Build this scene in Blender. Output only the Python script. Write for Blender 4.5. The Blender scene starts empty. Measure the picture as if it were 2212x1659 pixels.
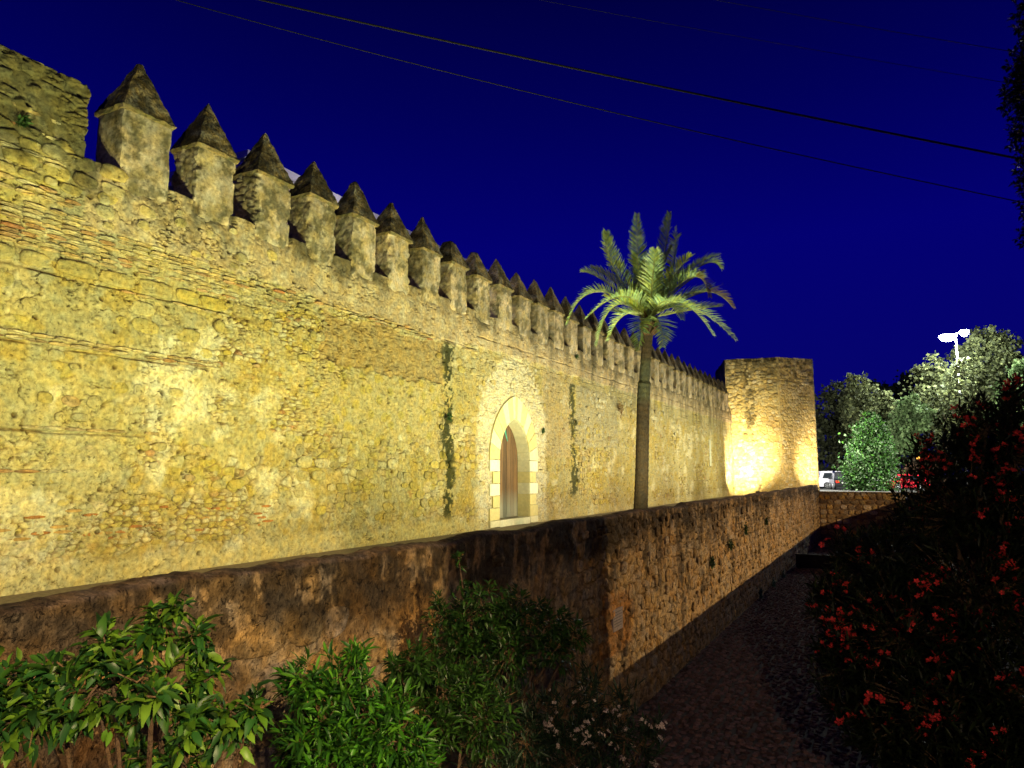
import bpy, math, random
import numpy as np
from mathutils import Vector, Matrix

# ------------------------------------------------------------------ camera, world, exposure
scene = bpy.context.scene
COL = scene.collection
F = 1550.0; CX = 1106.0; CY = 829.5          # photograph measured at 2212 x 1659
TH = math.radians(7.0795); AL = math.radians(27.8143)
EYE = np.array([0.0, 0.0, 1.6])
FW = np.array([-math.sin(AL), math.cos(AL), 0.0]); RT = np.array([math.cos(AL), math.sin(AL), 0.0])
DIR = FW*math.cos(TH) + np.array([0, 0, math.sin(TH)])
UP = -FW*math.sin(TH) + np.array([0, 0, math.cos(TH)])
cam_data = bpy.data.cameras.new('camera'); cam = bpy.data.objects.new('camera', cam_data)
COL.objects.link(cam); scene.camera = cam
cam_data.sensor_width = 36.0; cam_data.sensor_fit = 'HORIZONTAL'
cam_data.lens = 36.0*F/2212.0
cam_data.clip_start = 0.05; cam_data.clip_end = 1500
cam.matrix_world = Matrix(((RT[0], UP[0], -DIR[0], EYE[0]), (RT[1], UP[1], -DIR[1], EYE[1]), (RT[2], UP[2], -DIR[2], EYE[2]), (0, 0, 0, 1)))

scene.render.engine = 'CYCLES'
scene.view_settings.view_transform = 'Standard'; scene.view_settings.look = 'None'
scene.view_settings.exposure = 0.0; scene.view_settings.gamma = 1.0
scene.view_settings.use_curve_mapping = False
scene.cycles.use_denoising = True
scene.cycles.max_bounces = 5; scene.cycles.diffuse_bounces = 3; scene.cycles.glossy_bounces = 2
scene.cycles.transmission_bounces = 3; scene.cycles.transparent_max_bounces = 4
scene.cycles.sample_clamp_indirect = 4.0
scene.cycles.use_adaptive_sampling = True; scene.cycles.adaptive_threshold = 0.02

world = bpy.data.worlds.new('World'); scene.world = world; world.use_nodes = True
wn = world.node_tree.nodes; wl = world.node_tree.links; wn.clear()
w_out = wn.new('ShaderNodeOutputWorld'); w_bg = wn.new('ShaderNodeBackground')
w_tc = wn.new('ShaderNodeTexCoord'); w_sep = wn.new('ShaderNodeSeparateXYZ'); w_ramp = wn.new('ShaderNodeValToRGB')
wl.new(w_tc.outputs['Generated'], w_sep.inputs[0]); wl.new(w_sep.outputs['Z'], w_ramp.inputs[0])
wl.new(w_ramp.outputs[0], w_bg.inputs[0]); wl.new(w_bg.outputs[0], w_out.inputs[0])
r_ = w_ramp.color_ramp
r_.elements[0].position = 0.0; r_.elements[0].color = (0.0030, 0.0035, 0.105, 1)
r_.elements[1].position = 0.75; r_.elements[1].color = (0.0003, 0.0003, 0.020, 1)
for p_, c_ in ((0.10, (0.0018, 0.0014, 0.150, 1)), (0.30, (0.0010, 0.0004, 0.165, 1)), (0.46, (0.0004, 0.0004, 0.095, 1)), (0.60, (0.0003, 0.0003, 0.042, 1))):
    e_ = r_.elements.new(p_); e_.color = c_
w_bg.inputs[1].default_value = 1.0

# ------------------------------------------------------------------ helpers
WX = -10.44                   # front plane of the castle wall
LX = -4.40                    # front plane of the low channel wall
FLOOR = -2.7                  # channel floor

def at(x, y, Z):
    return EYE + (DIR*F + RT*(x-CX) - UP*(y-CY))*(Z/F)
def at_x(x, y, X):
    r = DIR*F + RT*(x-CX) - UP*(y-CY); return EYE + r*(X-EYE[0])/r[0]

WLOC = {}
def link(name, data=None, parent=None, loc=(0, 0, 0), **props):
    o = bpy.data.objects.new(name, data); COL.objects.link(o)
    loc = np.array(loc, float)
    base = WLOC[parent.name] if parent is not None else np.zeros(3)
    if parent is not None: o.parent = parent
    o.location = Vector(loc - base)
    WLOC[o.name] = loc
    for k, v in props.items(): o[k] = v
    return o
def thing(name, label, cat, loc=(0, 0, 0), group=None, data=None, kind=None):
    o = link(name, data, None, loc)
    if label: o['label'] = label
    if cat: o['category'] = cat
    if group: o['group'] = group
    if kind: o['kind'] = kind
    return o

def make_mesh(name, verts, faces, mat=None, col=None, smooth=False):
    """faces: list of tuples or an (n,3|4) array"""
    me = bpy.data.meshes.new(name)
    verts = np.asarray(verts, dtype=np.float32)
    if isinstance(faces, np.ndarray):
        n, k = faces.shape
        me.vertices.add(len(verts)); me.vertices.foreach_set('co', verts.ravel())
        me.loops.add(n*k); me.loops.foreach_set('vertex_index', faces.astype(np.int32).ravel())
        me.polygons.add(n); me.polygons.foreach_set('loop_start', np.arange(0, n*k, k, dtype=np.int32))
        me.update(calc_edges=True)
    else:
        me.from_pydata(verts.tolist(), [], faces); me.update()
    if col is not None:
        col = np.asarray(col, dtype=np.float32)
        if col.ndim == 1: col = np.tile(col, (len(verts), 1))
        ca = me.color_attributes.new('Col', 'FLOAT_COLOR', 'POINT')
        ca.data.foreach_set('color', np.hstack([col[:, :3], np.ones((len(col), 1), np.float32)]).ravel())
    if mat: me.materials.append(mat)
    me.polygons.foreach_set('use_smooth', np.full(len(me.polygons), smooth, dtype=bool))
    return me

class MB:
    def __init__(s): s.v = []; s.f = []; s.c = []
    def add(s, v, f, c=(0.5, 0.5, 0.5)):
        b = len(s.v); s.v.extend([tuple(p) for p in v]); s.f.extend([tuple(b+i for i in q) for q in f])
        c = np.asarray(c, float)
        s.c.extend([tuple(c)]*len(v) if c.ndim == 1 else [tuple(q) for q in c])
    def box(s, lo, hi, c=(0.5, 0.5, 0.5), R=None, o=(0, 0, 0)):
        x0, y0, z0 = lo; x1, y1, z1 = hi
        v = np.array([(x0, y0, z0), (x1, y0, z0), (x1, y1, z0), (x0, y1, z0), (x0, y0, z1), (x1, y0, z1), (x1, y1, z1), (x0, y1, z1)], float)
        if R is not None: v = v @ R.T
        s.add(v+np.array(o), [(3, 2, 1, 0), (4, 5, 6, 7), (0, 1, 5, 4), (1, 2, 6, 5), (2, 3, 7, 6), (3, 0, 4, 7)], c)
    def tube(s, pts, rad, n=6, c=(0.5, 0.5, 0.5), caps=True):
        pts = [np.array(p, float) for p in pts]
        if np.isscalar(rad): rad = [rad]*len(pts)
        b = len(s.v); up = np.array([0.13, 0.21, 0.97]); v = []
        for i, p in enumerate(pts):
            t = pts[min(i+1, len(pts)-1)]-pts[max(i-1, 0)]; t = t/(np.linalg.norm(t)+1e-9)
            a = np.cross(t, up)
            if np.linalg.norm(a) < 0.05: a = np.cross(t, [1, 0, 0])
            a /= np.linalg.norm(a); d = np.cross(t, a)
            for k in range(n):
                q = 2*math.pi*k/n; v.append(p+(a*math.cos(q)+d*math.sin(q))*rad[i])
        f = [(i*n+k, i*n+(k+1) % n, (i+1)*n+(k+1) % n, (i+1)*n+k) for i in range(len(pts)-1) for k in range(n)]
        if caps: f += [tuple(range(n))[::-1], tuple((len(pts)-1)*n+k for k in range(n))]
        s.add(v, f, c)
    def mesh(s, name, mat=None, smooth=False):
        return make_mesh(name, np.array(s.v), s.f, mat, np.array(s.c), smooth)

# ---- vectorised noise
def _h(i, j, k=0):
    i = np.asarray(i).astype(np.int64); j = np.asarray(j).astype(np.int64)
    n = (i*374761393 + j*668265263 + k*1274126177) & 0xffffffff
    n = ((n ^ (n >> 13))*1274126177) & 0xffffffff
    n = (n ^ (n >> 16))
    n = (n*2246822519) & 0xffffffff
    return ((n ^ (n >> 15)) & 0xffffff)/float(0xffffff)
def vnoise(x, y, seed=0):
    x = np.asarray(x, float); y = np.asarray(y, float)
    i = np.floor(x); j = np.floor(y); fx = x-i; fy = y-j
    fx = fx*fx*(3-2*fx); fy = fy*fy*(3-2*fy)
    a = _h(i, j, seed); b = _h(i+1, j, seed); c = _h(i, j+1, seed); d = _h(i+1, j+1, seed)
    return (a*(1-fx)+b*fx)*(1-fy)+(c*(1-fx)+d*fx)*fy
def fbm(x, y, seed=0, octv=4):
    r = 0; a = 0.5; t = 0
    for o in range(octv):
        r = r+a*vnoise(x*2**o+17.3*o, y*2**o+9.1*o, seed+o); t += a; a *= 0.55
    return r/t
def worley(x, y, seed=0, jit=0.85):
    x = np.asarray(x, float); y = np.asarray(y, float)
    i = np.floor(x); j = np.floor(y)
    f1 = np.full(x.shape, 9.0); f2 = np.full(x.shape, 9.0); idv = np.zeros(x.shape)
    for a in (-1, 0, 1):
        for b in (-1, 0, 1):
            ci = i+a; cj = j+b
            px = ci+0.5+(_h(ci, cj, seed)-0.5)*jit; py = cj+0.5+(_h(ci, cj, seed+1)-0.5)*jit
            d = np.sqrt((x-px)**2+(y-py)**2)
            nid = _h(ci, cj, seed+2)
            m = d < f1
            f2 = np.where(m, f1, np.minimum(f2, d)); idv = np.where(m, nid, idv); f1 = np.where(m, d, f1)
    return f1, f2, idv
def sst(a, b, x):
    t = np.clip((x-a)/(b-a+1e-9), 0, 1); return t*t*(3-2*t)
def region(s, z, s0, s1, z0, z1, soft=0.06, seed=50, amp=0.25):
    n1 = (fbm(s*2.2, z*2.2, seed)-0.5)*2*amp; n2 = (fbm(s*2.2, z*2.2, seed+7)-0.5)*2*amp
    a = s+n1; b = z+n2
    return sst(s0-soft, s0+soft, a)*(1-sst(s1-soft, s1+soft, a))*sst(z0-soft, z0+soft, b)*(1-sst(z1-soft, z1+soft, b))
def mix(a, b, t):
    t = np.asarray(t)[..., None]; return np.asarray(a)*(1-t)+np.asarray(b)*t

# ---- materials
def nmat(name):
    m = bpy.data.materials.new(name); m.use_nodes = True
    nt = m.node_tree; b = nt.nodes['Principled BSDF']; return m, nt, b
def masonry(name, s1=14.0, s2=70.0, bump=0.6, rough=0.92, dist=0.02, mottled=0.35, pits=0.6):
    m, nt, b = nmat(name); N = nt.nodes; L = nt.links
    att = N.new('ShaderNodeAttribute'); att.attribute_name = 'Col'
    geo = N.new('ShaderNodeNewGeometry')
    n1 = N.new('ShaderNodeTexNoise'); n1.inputs['Scale'].default_value = s1; n1.inputs['Detail'].default_value = 6; n1.inputs['Roughness'].default_value = 0.65
    n2 = N.new('ShaderNodeTexNoise'); n2.inputs['Scale'].default_value = s2; n2.inputs['Detail'].default_value = 3
    L.new(geo.outputs['Position'], n1.inputs['Vector']); L.new(geo.outputs['Position'], n2.inputs['Vector'])
    mr = N.new('ShaderNodeMapRange'); mr.inputs['From Min'].default_value = 0.3; mr.inputs['From Max'].default_value = 0.7
    mr.inputs['To Min'].default_value = 1-mottled; mr.inputs['To Max'].default_value = 1+mottled*0.7
    L.new(n1.outputs['Fac'], mr.inputs['Value'])
    mu = N.new('ShaderNodeVectorMath'); mu.operation = 'SCALE'
    L.new(att.outputs['Color'], mu.inputs[0]); L.new(mr.outputs[0], mu.inputs['Scale'])
    # warm / grey blotches
    n4 = N.new('ShaderNodeTexNoise'); n4.inputs['Scale'].default_value = s1*0.35; n4.inputs['Detail'].default_value = 5; L.new(geo.outputs['Position'], n4.inputs['Vector'])
    rp = N.new('ShaderNodeValToRGB'); rp.color_ramp.elements[0].position = 0.38; rp.color_ramp.elements[1].position = 0.62
    q_ = mottled*0.45; rp.color_ramp.elements[0].color = (1+q_*0.5, 1.0, 1-q_*0.9, 1); rp.color_ramp.elements[1].color = (1-q_*0.5, 1-q_*0.35, 1+q_*0.1, 1)
    L.new(n4.outputs['Fac'], rp.inputs[0])
    m4 = N.new('ShaderNodeVectorMath'); m4.operation = 'MULTIPLY'; L.new(mu.outputs[0], m4.inputs[0]); L.new(rp.outputs[0], m4.inputs[1])
    # eroded pits and cracks
    n3 = N.new('ShaderNodeTexNoise'); n3.inputs['Scale'].default_value = s1*1.5; n3.inputs['Detail'].default_value = 5; n3.inputs['Roughness'].default_value = 0.7; n3.inputs['Distortion'].default_value = 0.6
    L.new(geo.outputs['Position'], n3.inputs['Vector'])
    pr = N.new('ShaderNodeMapRange'); pr.inputs['From Min'].default_value = 0.30; pr.inputs['From Max'].default_value = 0.42; pr.inputs['To Min'].default_value = 1-min(0.85, pits); pr.inputs['To Max'].default_value = 1.0
    L.new(n3.outputs['Fac'], pr.inputs['Value'])
    m5 = N.new('ShaderNodeVectorMath'); m5.operation = 'SCALE'; L.new(m4.outputs[0], m5.inputs[0]); L.new(pr.outputs[0], m5.inputs['Scale'])
    L.new(m5.outputs[0], b.inputs['Base Color'])
    ad0 = N.new('ShaderNodeMath'); ad0.operation = 'MULTIPLY_ADD'; ad0.inputs[1].default_value = 0.45
    L.new(n2.outputs['Fac'], ad0.inputs[0]); L.new(n1.outputs['Fac'], ad0.inputs[2])
    ad = N.new('ShaderNodeMath'); ad.operation = 'MULTIPLY_ADD'; ad.inputs[1].default_value = 0.9
    L.new(pr.outputs[0], ad.inputs[0]); L.new(ad0.outputs[0], ad.inputs[2])
    bp = N.new('ShaderNodeBump'); bp.inputs['Strength'].default_value = bump; bp.inputs['Distance'].default_value = dist
    L.new(ad.outputs[0], bp.inputs['Height']); L.new(bp.outputs[0], b.inputs['Normal'])
    b.inputs['Roughness'].default_value = rough; b.inputs['Specular IOR Level'].default_value = 0.15
    return m
def leafmat(name, rough=0.5, trans=0.25, spec=0.35):
    m, nt, b = nmat(name); N = nt.nodes; L = nt.links
    att = N.new('ShaderNodeAttribute'); att.attribute_name = 'Col'
    geo = N.new('ShaderNodeNewGeometry'); n1 = N.new('ShaderNodeTexNoise'); n1.inputs['Scale'].default_value = 9
    L.new(geo.outputs['Position'], n1.inputs['Vector'])
    mr = N.new('ShaderNodeMapRange'); mr.inputs['From Min'].default_value = 0.3; mr.inputs['From Max'].default_value = 0.7
    mr.inputs['To Min'].default_value = 0.55; mr.inputs['To Max'].default_value = 1.35
    L.new(n1.outputs['Fac'], mr.inputs['Value'])
    mu = N.new('ShaderNodeVectorMath'); mu.operation = 'SCALE'
    L.new(att.outputs['Color'], mu.inputs[0]); L.new(mr.outputs[0], mu.inputs['Scale'])
    L.new(mu.outputs[0], b.inputs['Base Color'])
    b.inputs['Roughness'].default_value = rough; b.inputs['Specular IOR Level'].default_value = spec
    tr = N.new('ShaderNodeBsdfTranslucent'); L.new(mu.outputs[0], tr.inputs['Color'])
    mx = N.new('ShaderNodeMixShader'); mx.inputs[0].default_value = trans
    L.new(b.outputs[0], mx.inputs[1]); L.new(tr.outputs[0], mx.inputs[2])
    L.new(mx.outputs[0], N['Material Output'].inputs['Surface'])
    return m
def plain(name, color, rough=0.6, metal=0.0, noise=0.15, scale=20, emis=None, estr=0):
    m, nt, b = nmat(name); N = nt.nodes; L = nt.links
    geo = N.new('ShaderNodeNewGeometry'); n1 = N.new('ShaderNodeTexNoise'); n1.inputs['Scale'].default_value = scale; n1.inputs['Detail'].default_value = 4
    L.new(geo.outputs['Position'], n1.inputs['Vector'])
    rp = N.new('ShaderNodeValToRGB'); rp.color_ramp.elements[0].position = 0.3; rp.color_ramp.elements[1].position = 0.7
    rp.color_ramp.elements[0].color = tuple(c*(1-noise) for c in color)+(1,)
    rp.color_ramp.elements[1].color = tuple(min(1, c*(1+noise)) for c in color)+(1,)
    L.new(n1.outputs['Fac'], rp.inputs[0]); L.new(rp.outputs[0], b.inputs['Base Color'])
    b.inputs['Roughness'].default_value = rough; b.inputs['Metallic'].default_value = metal
    if emis: b.inputs['Emission Color'].default_value = emis+(1,); b.inputs['Emission Strength'].default_value = estr
    return m
M_WALL = masonry('weathered_masonry', bump=0.8, dist=0.03, mottled=0.45)
M_CAP = masonry('lichen_crusted_cap', s1=19, s2=60, bump=1.0, dist=0.06, mottled=0.9, pits=0.8)
M_LOW = masonry('channel_masonry', s1=14, s2=60, bump=1.0, dist=0.04, mottled=0.65, pits=0.85)
M_DRESSED = masonry('dressed_limestone', s1=9, s2=90, bump=0.15, mottled=0.14, dist=0.01, pits=0.15)
M_COBBLE = masonry('cobble', s1=20, s2=60, bump=0.4, rough=0.9, mottled=0.4)
M_LEAF = leafmat('broad_leaf', 0.42, 0.25, 0.4)
M_LEAFD = leafmat('oleander_leaf', 0.5, 0.15, 0.25)
M_FAR = leafmat('far_foliage', 0.6, 0.3, 0.2)
M_PALM = leafmat('palm_leaf', 0.45, 0.2, 0.4)
M_PETAL = leafmat('petal', 0.6, 0.35, 0.1)
M_BARK = masonry('bark', s1=18, s2=80, bump=1.0, dist=0.03, mottled=0.5)
M_METAL = plain('dark_metal', (0.03, 0.03, 0.035), 0.5, 0.6)
M_CABLE = plain('cable_rubber', (0.004, 0.004, 0.004), 0.8)
M_GROUND = plain('asphalt', (0.05, 0.048, 0.045), 0.9, scale=3, noise=0.4)

# ------------------------------------------------------------------ lights (all inside lamp fixtures)
def lamp_spot(name, parent, loc, target, power, color, size=160, rad=0.12, blend=0.6):
    d = bpy.data.lights.new(name, 'SPOT'); d.energy = power; d.color = color
    d.spot_size = math.radians(size); d.spot_blend = blend; d.shadow_soft_size = rad
    o = link(name, d, parent, loc)
    v = Vector(target)-Vector(loc); o.rotation_euler = v.to_track_quat('-Z', 'Y').to_euler()
    return o
M_LENS = plain('floodlight_lens', (0.9, 0.8, 0.5), 0.3, emis=(1.0, 0.85, 0.5), estr=20)
YEL = (0.97, 0.985, 0.385); WHT = (1.0, 0.96, 0.52); WRM = (1.0, 0.86, 0.50)
FLOODS = [  # x, y, z, target, power, colour
    (-5.0, 0.6, 0.3, (WX, 1.5, 6.9), 2033, YEL),
    (-5.0, 5.2, 0.3, (WX, 5.4, 6.9), 2260, YEL),
    (-5.0, 9.8, 0.3, (WX, 10.0, 6.7), 2655, YEL),
    (-5.0, 14.8, 0.3, (WX, 15.2, 6.9), 2485, YEL),
    (-5.1, 19.2, 0.3, (WX, 19.8, 6.6), 3389, WHT),
    (-5.1, 26.0, 0.3, (WX, 26.4, 6.6), 3502, WHT),
    (-5.1, 33.0, 0.3, (WX, 33.5, 6.6), 3502, WHT),
    (-5.1, 40.0, 0.3, (WX, 40.5, 6.6), 3502, WHT),
    (-5.2, 47.0, 0.3, (WX, 48.5, 6.0), 2937, WHT),
    (-5.35, 18.4, 0.3, (-6.3, 21.2, 6.9), 1800, (0.97, 1.0, 0.62), 48),
    (-8.3, 51.6, 0.3, (-10.4, 54.9, 3.2), 8500, WRM, 100, 1.0),
    (-4.9, 53.4, 0.3, (-4.3, 58.0, 3.0), 6000, WRM, 72, 1.0),
    (-4.95, 51.2, 0.3, (-6.6, 56.0, 7.5), 1900, WRM),
]
def floodlight(i, x, y, z, tgt, p, c, size=142, blend=1.0):
    lab = 'black floodlight hidden behind the low wall, shining up at the castle'
    t = thing('floodlight', lab, 'floodlight', (x, y, 0), group='floodlights along the foot of the castle wall')
    b = MB(); b.box((-0.12, -0.12, 0.0), (0.12, 0.12, 0.03)); b.box((-0.02, -0.15, 0.03), (0.02, -0.13, 0.2)); b.box((-0.02, 0.13, 0.03), (0.02, 0.15, 0.2))
    link('bracket', b.mesh('floodlight_bracket', M_METAL), t, (x, y, 0))
    v = Vector(tgt)-Vector((x, y, z)); R = np.array(v.to_track_quat('-Z', 'Y').to_matrix())
    b = MB(); b.box((-0.13, -0.11, 0.01), (0.13, 0.11, 0.1), R=R)
    link('housing', b.mesh('floodlight_housing', M_METAL), t, (x, y, z))
    b = MB(); b.box((-0.11, -0.09, -0.004), (0.11, 0.09, 0.006), R=R)
    link('lens', b.mesh('floodlight_lens', M_LENS), t, (x, y, z))
    n = np.array(v.normalized())
    lamp_spot('floodlight_beam', t, np.array((x, y, z))+n*0.03, tgt, p, c, size=size, rad=0.09, blend=blend)
for i, a in enumerate(FLOODS): floodlight(i, *a)

# street lamps behind / beside the camera
M_BULB = plain('sodium_lantern_glass', (0.9, 0.7, 0.4), 0.3, emis=(1.0, 0.6, 0.2), estr=30)
def street_lamp(x, y, h, power, color, label, tgt, group=None, size=170, skirt=True):
    t = thing('street_lamp', label, 'street lamp', (x, y, 0), group=group)
    av = np.array([x-tgt[0], y-tgt[1], 0.0]); av = av/np.linalg.norm(av)*0.9
    b = MB(); b.tube([av, av+np.array([0, 0, 0.5]), av+np.array([0, 0, h+0.1]), av*0.6+np.array([0, 0, h+0.45]), np.array([0, 0, h+0.22])], [0.09, 0.06, 0.045, 0.035, 0.03], 8)
    link('pole', b.mesh('lamp_pole', M_METAL, True), t, (x, y, 0))
    b = MB(); b.tube([(0, 0, -0.215 if skirt else 0.0), (0, 0, 0.02), (0, 0, 0.16), (0, 0, 0.22)], [0.36, 0.33, 0.2, 0.01], 20, caps=False)  # deep skirt added to keep the lamp light off the merlons
    link('lantern_cover', b.mesh('lantern_cover', M_METAL), t, (x, y, h))
    b = MB(); b.tube([(0, 0, -0.12), (0, 0, 0.015)], [0.1, 0.2], 8)
    link('lantern', b.mesh('lantern', M_BULB), t, (x, y, h))
    v = (Vector(tgt)-Vector((x, y, h))).normalized()
    lamp_spot('lantern_light', t, np.array((x, y, h-0.16)), tgt, power, color, size=size, rad=0.05, blend=0.3)
street_lamp(20, 30, 7.3, 25000, (1.0, 0.68, 0.33), 'sodium street lamp standing across the street from the far part of the channel', (-4, 24, -1), 'sodium street lamps across the street')
street_lamp(9.0, -5.0, 6.6, 14500, (1.0, 0.72, 0.38), 'sodium street lamp standing behind the viewpoint', (-4, 4, -1), 'sodium street lamps across the street')

street_lamp(3.75, -7.5, 5.0, 3000, (1.0, 0.70, 0.42), 'dim unseen lamp added behind the viewpoint to light the red oleander', (0.5, 8, 0), 'sodium street lamps across the street')  # extra lamp added to bring out the red flowers
# ------------------------------------------------------------------ stains and colours of the castle wall
PITCH = 1.367; M0 = 7.055     # merlon spacing, centre of the first merlon
def stain_main(s, z):
    """0..1 dark lichen crust on the upper masonry"""
    n = fbm(s*1.6, z*1.3, 11, 5); n2 = fbm(s*5, z*3, 23, 4)
    band = sst(5.45, 6.25, z+(n-0.5)*1.4)*(1-0.55*sst(6.9, 7.5, z))
    a = band*sst(0.41, 0.54, n*0.55+n2*0.45)
    ph = (s-M0)/PITCH-0.5; ph = (ph-np.round(ph))*PITCH          # under each crenel
    fr = sst(9, 12, s)
    streak = np.exp(-(ph/0.27)**2)*sst(4.2+vnoise(s*3, s*0, 31)*1.2, 6.3, z)*(z < 6.6)
    a = np.maximum(a, fr*streak*(0.5+0.9*n2)*(0.6+0.4*sst(18, 24, s)))
    far = sst(24, 30, s)*sst(3.6, 5.8, z+(n-0.5)*1.5)*sst(0.42, 0.62, fbm(s*4, z*0.8, 61, 4))*0.75
    a = np.maximum(a, far)
    return np.clip(a, 0, 1)
def moss_main(s, z):
    j = (vnoise(z*1.6, z*0, 77)-0.5)*0.22; n = fbm(s*12, z*7, 81, 4)
    def st(c, w, z0, z1): return sst(0.50, 0.62, np.exp(-((s-c-j)/(w*1.9))**2)*0.72+(n-0.5)*1.5+(fbm(s*3, z*1.2, 83, 3)-0.5)*0.7)*sst(z0, z0+0.35, z)*(1-sst(z1-0.1, z1, z))*np.exp(-((s-c)/(w*2.2))**4)
    a = st(16.15, 0.20, 0.25, 5.15); b = st(24.65, 0.26, 0.6, 4.95)*0.95
    c = st(26.7, 0.2, 5.0, 6.2)*0.6 + st(29.2, 0.2, 4.9, 6.2)*0.6 + st(33.5, 0.25, 4.0, 6.2)*0.5
    return np.clip(a+b+c, 0, 1)
C_MORTAR = (0.44, 0.38, 0.225); C_YEL = (0.44, 0.355, 0.085); C_GREY = (0.36, 0.33, 0.21); C_PALE = (0.58, 0.53, 0.36)
C_BRN = (0.36, 0.265, 0.13); C_DARK = (0.060, 0.052, 0.030); C_MOSS = (0.024, 0.030, 0.010); C_TAN = (0.43, 0.34, 0.19)
def weather_and_light(c, s, z):
    c = np.asarray(c)*(0.84+0.22*sst(4.6, 5.8, np.asarray(z)))[..., None]  # floodlight falloff evened out in the colour: paler higher up
    c = mix(c, C_DARK, stain_main(s, z)*0.80)
    return mix(c, C_MOSS, moss_main(s, z)*0.93)

def plaster(s, z):
    n = fbm(s*0.62, z*0.75, 400, 5)*0.75+fbm(s*3.2, z*3.2, 404, 3)*0.25
    return sst(0.520, 0.540, n)
def wall_field(s, z):
    """height proud of the wall plane and base colour of the mortar/rubble surface"""
    s = np.asarray(s, float); z = np.asarray(z, float)
    lo = fbm(s*0.7, z*0.7, 1, 3)-0.5
    h = lo*0.06+(fbm(s*3, z*3, 2, 4)-0.5)*0.055+(fbm(s*14, z*14, 3, 3)-0.5)*0.030
    n = fbm(s*1.1, z*1.1, 5, 4); n2 = fbm(s*3.7, z*3.7, 6, 3)
    c = mix(C_MORTAR, C_YEL, sst(0.42, 0.68, n)*0.75)
    c = mix(c, C_GREY, sst(0.5, 0.66, fbm(s*0.8, z*0.8, 9, 4))*0.7)
    c = mix(c, C_PALE, sst(0.60, 0.74, n2)*0.6)
    # rubble
    f1, f2, idv = worley(s/0.27, z/0.19, 40)
    e = sst(0.03, 0.20, f2-f1)
    rub = np.clip(region(s, z, 8.6, 11.4, 1.2, 5.2, 0.2, 90, 0.6)+region(s, z, -5, 9, 0.35, 3.35, 0.1, 91)*0.55+region(s, z, 10.4, 60, 0.35, 2.6, 0.2, 92, 0.3)*0.8
                  +region(s, z, 15.2, 17.6, 0.4, 4.0, .1, 93)*0.7+region(s, z, 21.8, 60, 0.3, 3.6, 0.2, 94, 0.4)*0.7+region(s, z, 24, 31, 2.8, 4.6, .1, 95)*0.6, 0, 1)
    pick = sst(0.30, 0.62, fbm(s*1.2, z*1.4, 97, 4)*1.15)
    ps = plaster(s, z)*(z < 5.1); rub = rub*pick*(1-0.85*ps)
    c = mix(c, mix((0.46, 0.40, 0.215), (0.37, 0.325, 0.17), sst(0.40, 0.6, fbm(s*1.7, z*1.7, 408, 4))), ps*0.65); h = h+ps*0.022
    c = mix(c, (0.66, 0.61, 0.45), sst(0.585, 0.66, fbm(s*1.3, z*1.1, 412, 5))*0.75*(z < 4.4))
    c = mix(c, (0.40, 0.29, 0.06), sst(0.56, 0.66, fbm(s*1.5, z*1.5, 416, 5))*0.6*(z < 4.6))
    h = h+rub*(e*0.034-0.016+(idv-0.5)*0.02*e)
    sc = mix(mix(C_YEL, C_TAN, sst(0.2, 0.6, idv)), C_PALE, sst(0.82, 0.9, idv))
    c = mix(c, sc, rub*e*0.75)
    c = mix(c, (0.20, 0.14, 0.06), rub*(1-e)*0.75)
    # small messy rubble and brick rubbish
    g1, g2, gid = worley(s/0.16, z/0.085, 140)
    ge = sst(0.04, 0.25, g2-g1)
    mess = (1-0.7*ps)*np.clip(region(s, z, 8.7, 11.6, 2.4, 5.1, 0.15, 100, 0.5)+region(s, z, 4, 9.5, 0.45, 1.25, 0.1, 101, 0.2)+region(s, z, 4, 7.6, 1.65, 2.15, .08, 102, .1)+region(s, z, 11.5, 14.5, 4.85, 5.2, .08, 103, .2), 0, 1)
    h = h+mess*(ge*0.035-0.01+(gid-0.5)*0.03)
    mc = mix(mix(C_YEL, C_PALE, sst(0.3, 0.7, gid)), (0.42, 0.17, 0.07), sst(0.95, 0.97, gid))
    c = mix(c, mc, mess*0.6*ge); c = mix(c, (0.17, 0.10, 0.04), mess*(1-ge)*0.7)
    # plaster sheets (proud) and the eroded brown panel (recessed)
    pl = region(s, z, 10.6, 15.6, 2.45, 3.95, 0.03, 110, 0.35)
    h = h+pl*0.03-pl*(fbm(s*3, z*3, 2, 4)-0.5)*0.02; c = mix(c, (0.44, 0.37, 0.20), pl*0.8)
    sp1, sp2, sid = worley(s/0.42, z/0.40, 150)
    blob = (1-sst(0.2, 0.34, sp1))*(sid > 0.35)
    c = mix(c, C_YEL, pl*blob*0.7); h = h-pl*blob*0.012
    br = region(s, z, 11.2, 15.9, 3.95, 5.02, 0.03, 111, 0.2)
    h = h-br*0.035+br*(fbm(s*10, z*10, 112, 4)-0.5)*0.05; c = mix(c, C_BRN, br*0.85)
    up = region(s, z, 6.1, 60, 5.25, 9, 0.04, 113, 0.12)+region(s, z, 11, 17, 5.1, 9, 0.04, 114, 0.08)
    up = np.clip(up, 0, 1)
    h = h+up*0.02; c = mix(c, mix((0.42, 0.325, 0.23), (0.49, 0.40, 0.29), sst(0.4, 0.7, n2)), up*0.8)
    rt = region(s, z, 21.9, 24.4, 2.2, 5.2, 0.1, 115, 0.2); c = mix(c, (0.42, 0.34, 0.22), rt*0.6)
    gr = region(s, z, 24.9, 29.5, 2.6, 4.9, 0.05, 118, 0.1); c = mix(c, (0.36, 0.33, 0.24), gr*0.7); h = h+gr*0.02
    # white rubble infill round the pointed arch
    d = ((s-19.95)/2.35)**2+((np.maximum(z-2.6, 0))/2.7)**2
    wf = (1-sst(0.85, 1.05, d+(n2-0.5)*0.35))
    c = mix(c, (0.68, 0.63, 0.50), wf*0.75)
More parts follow.
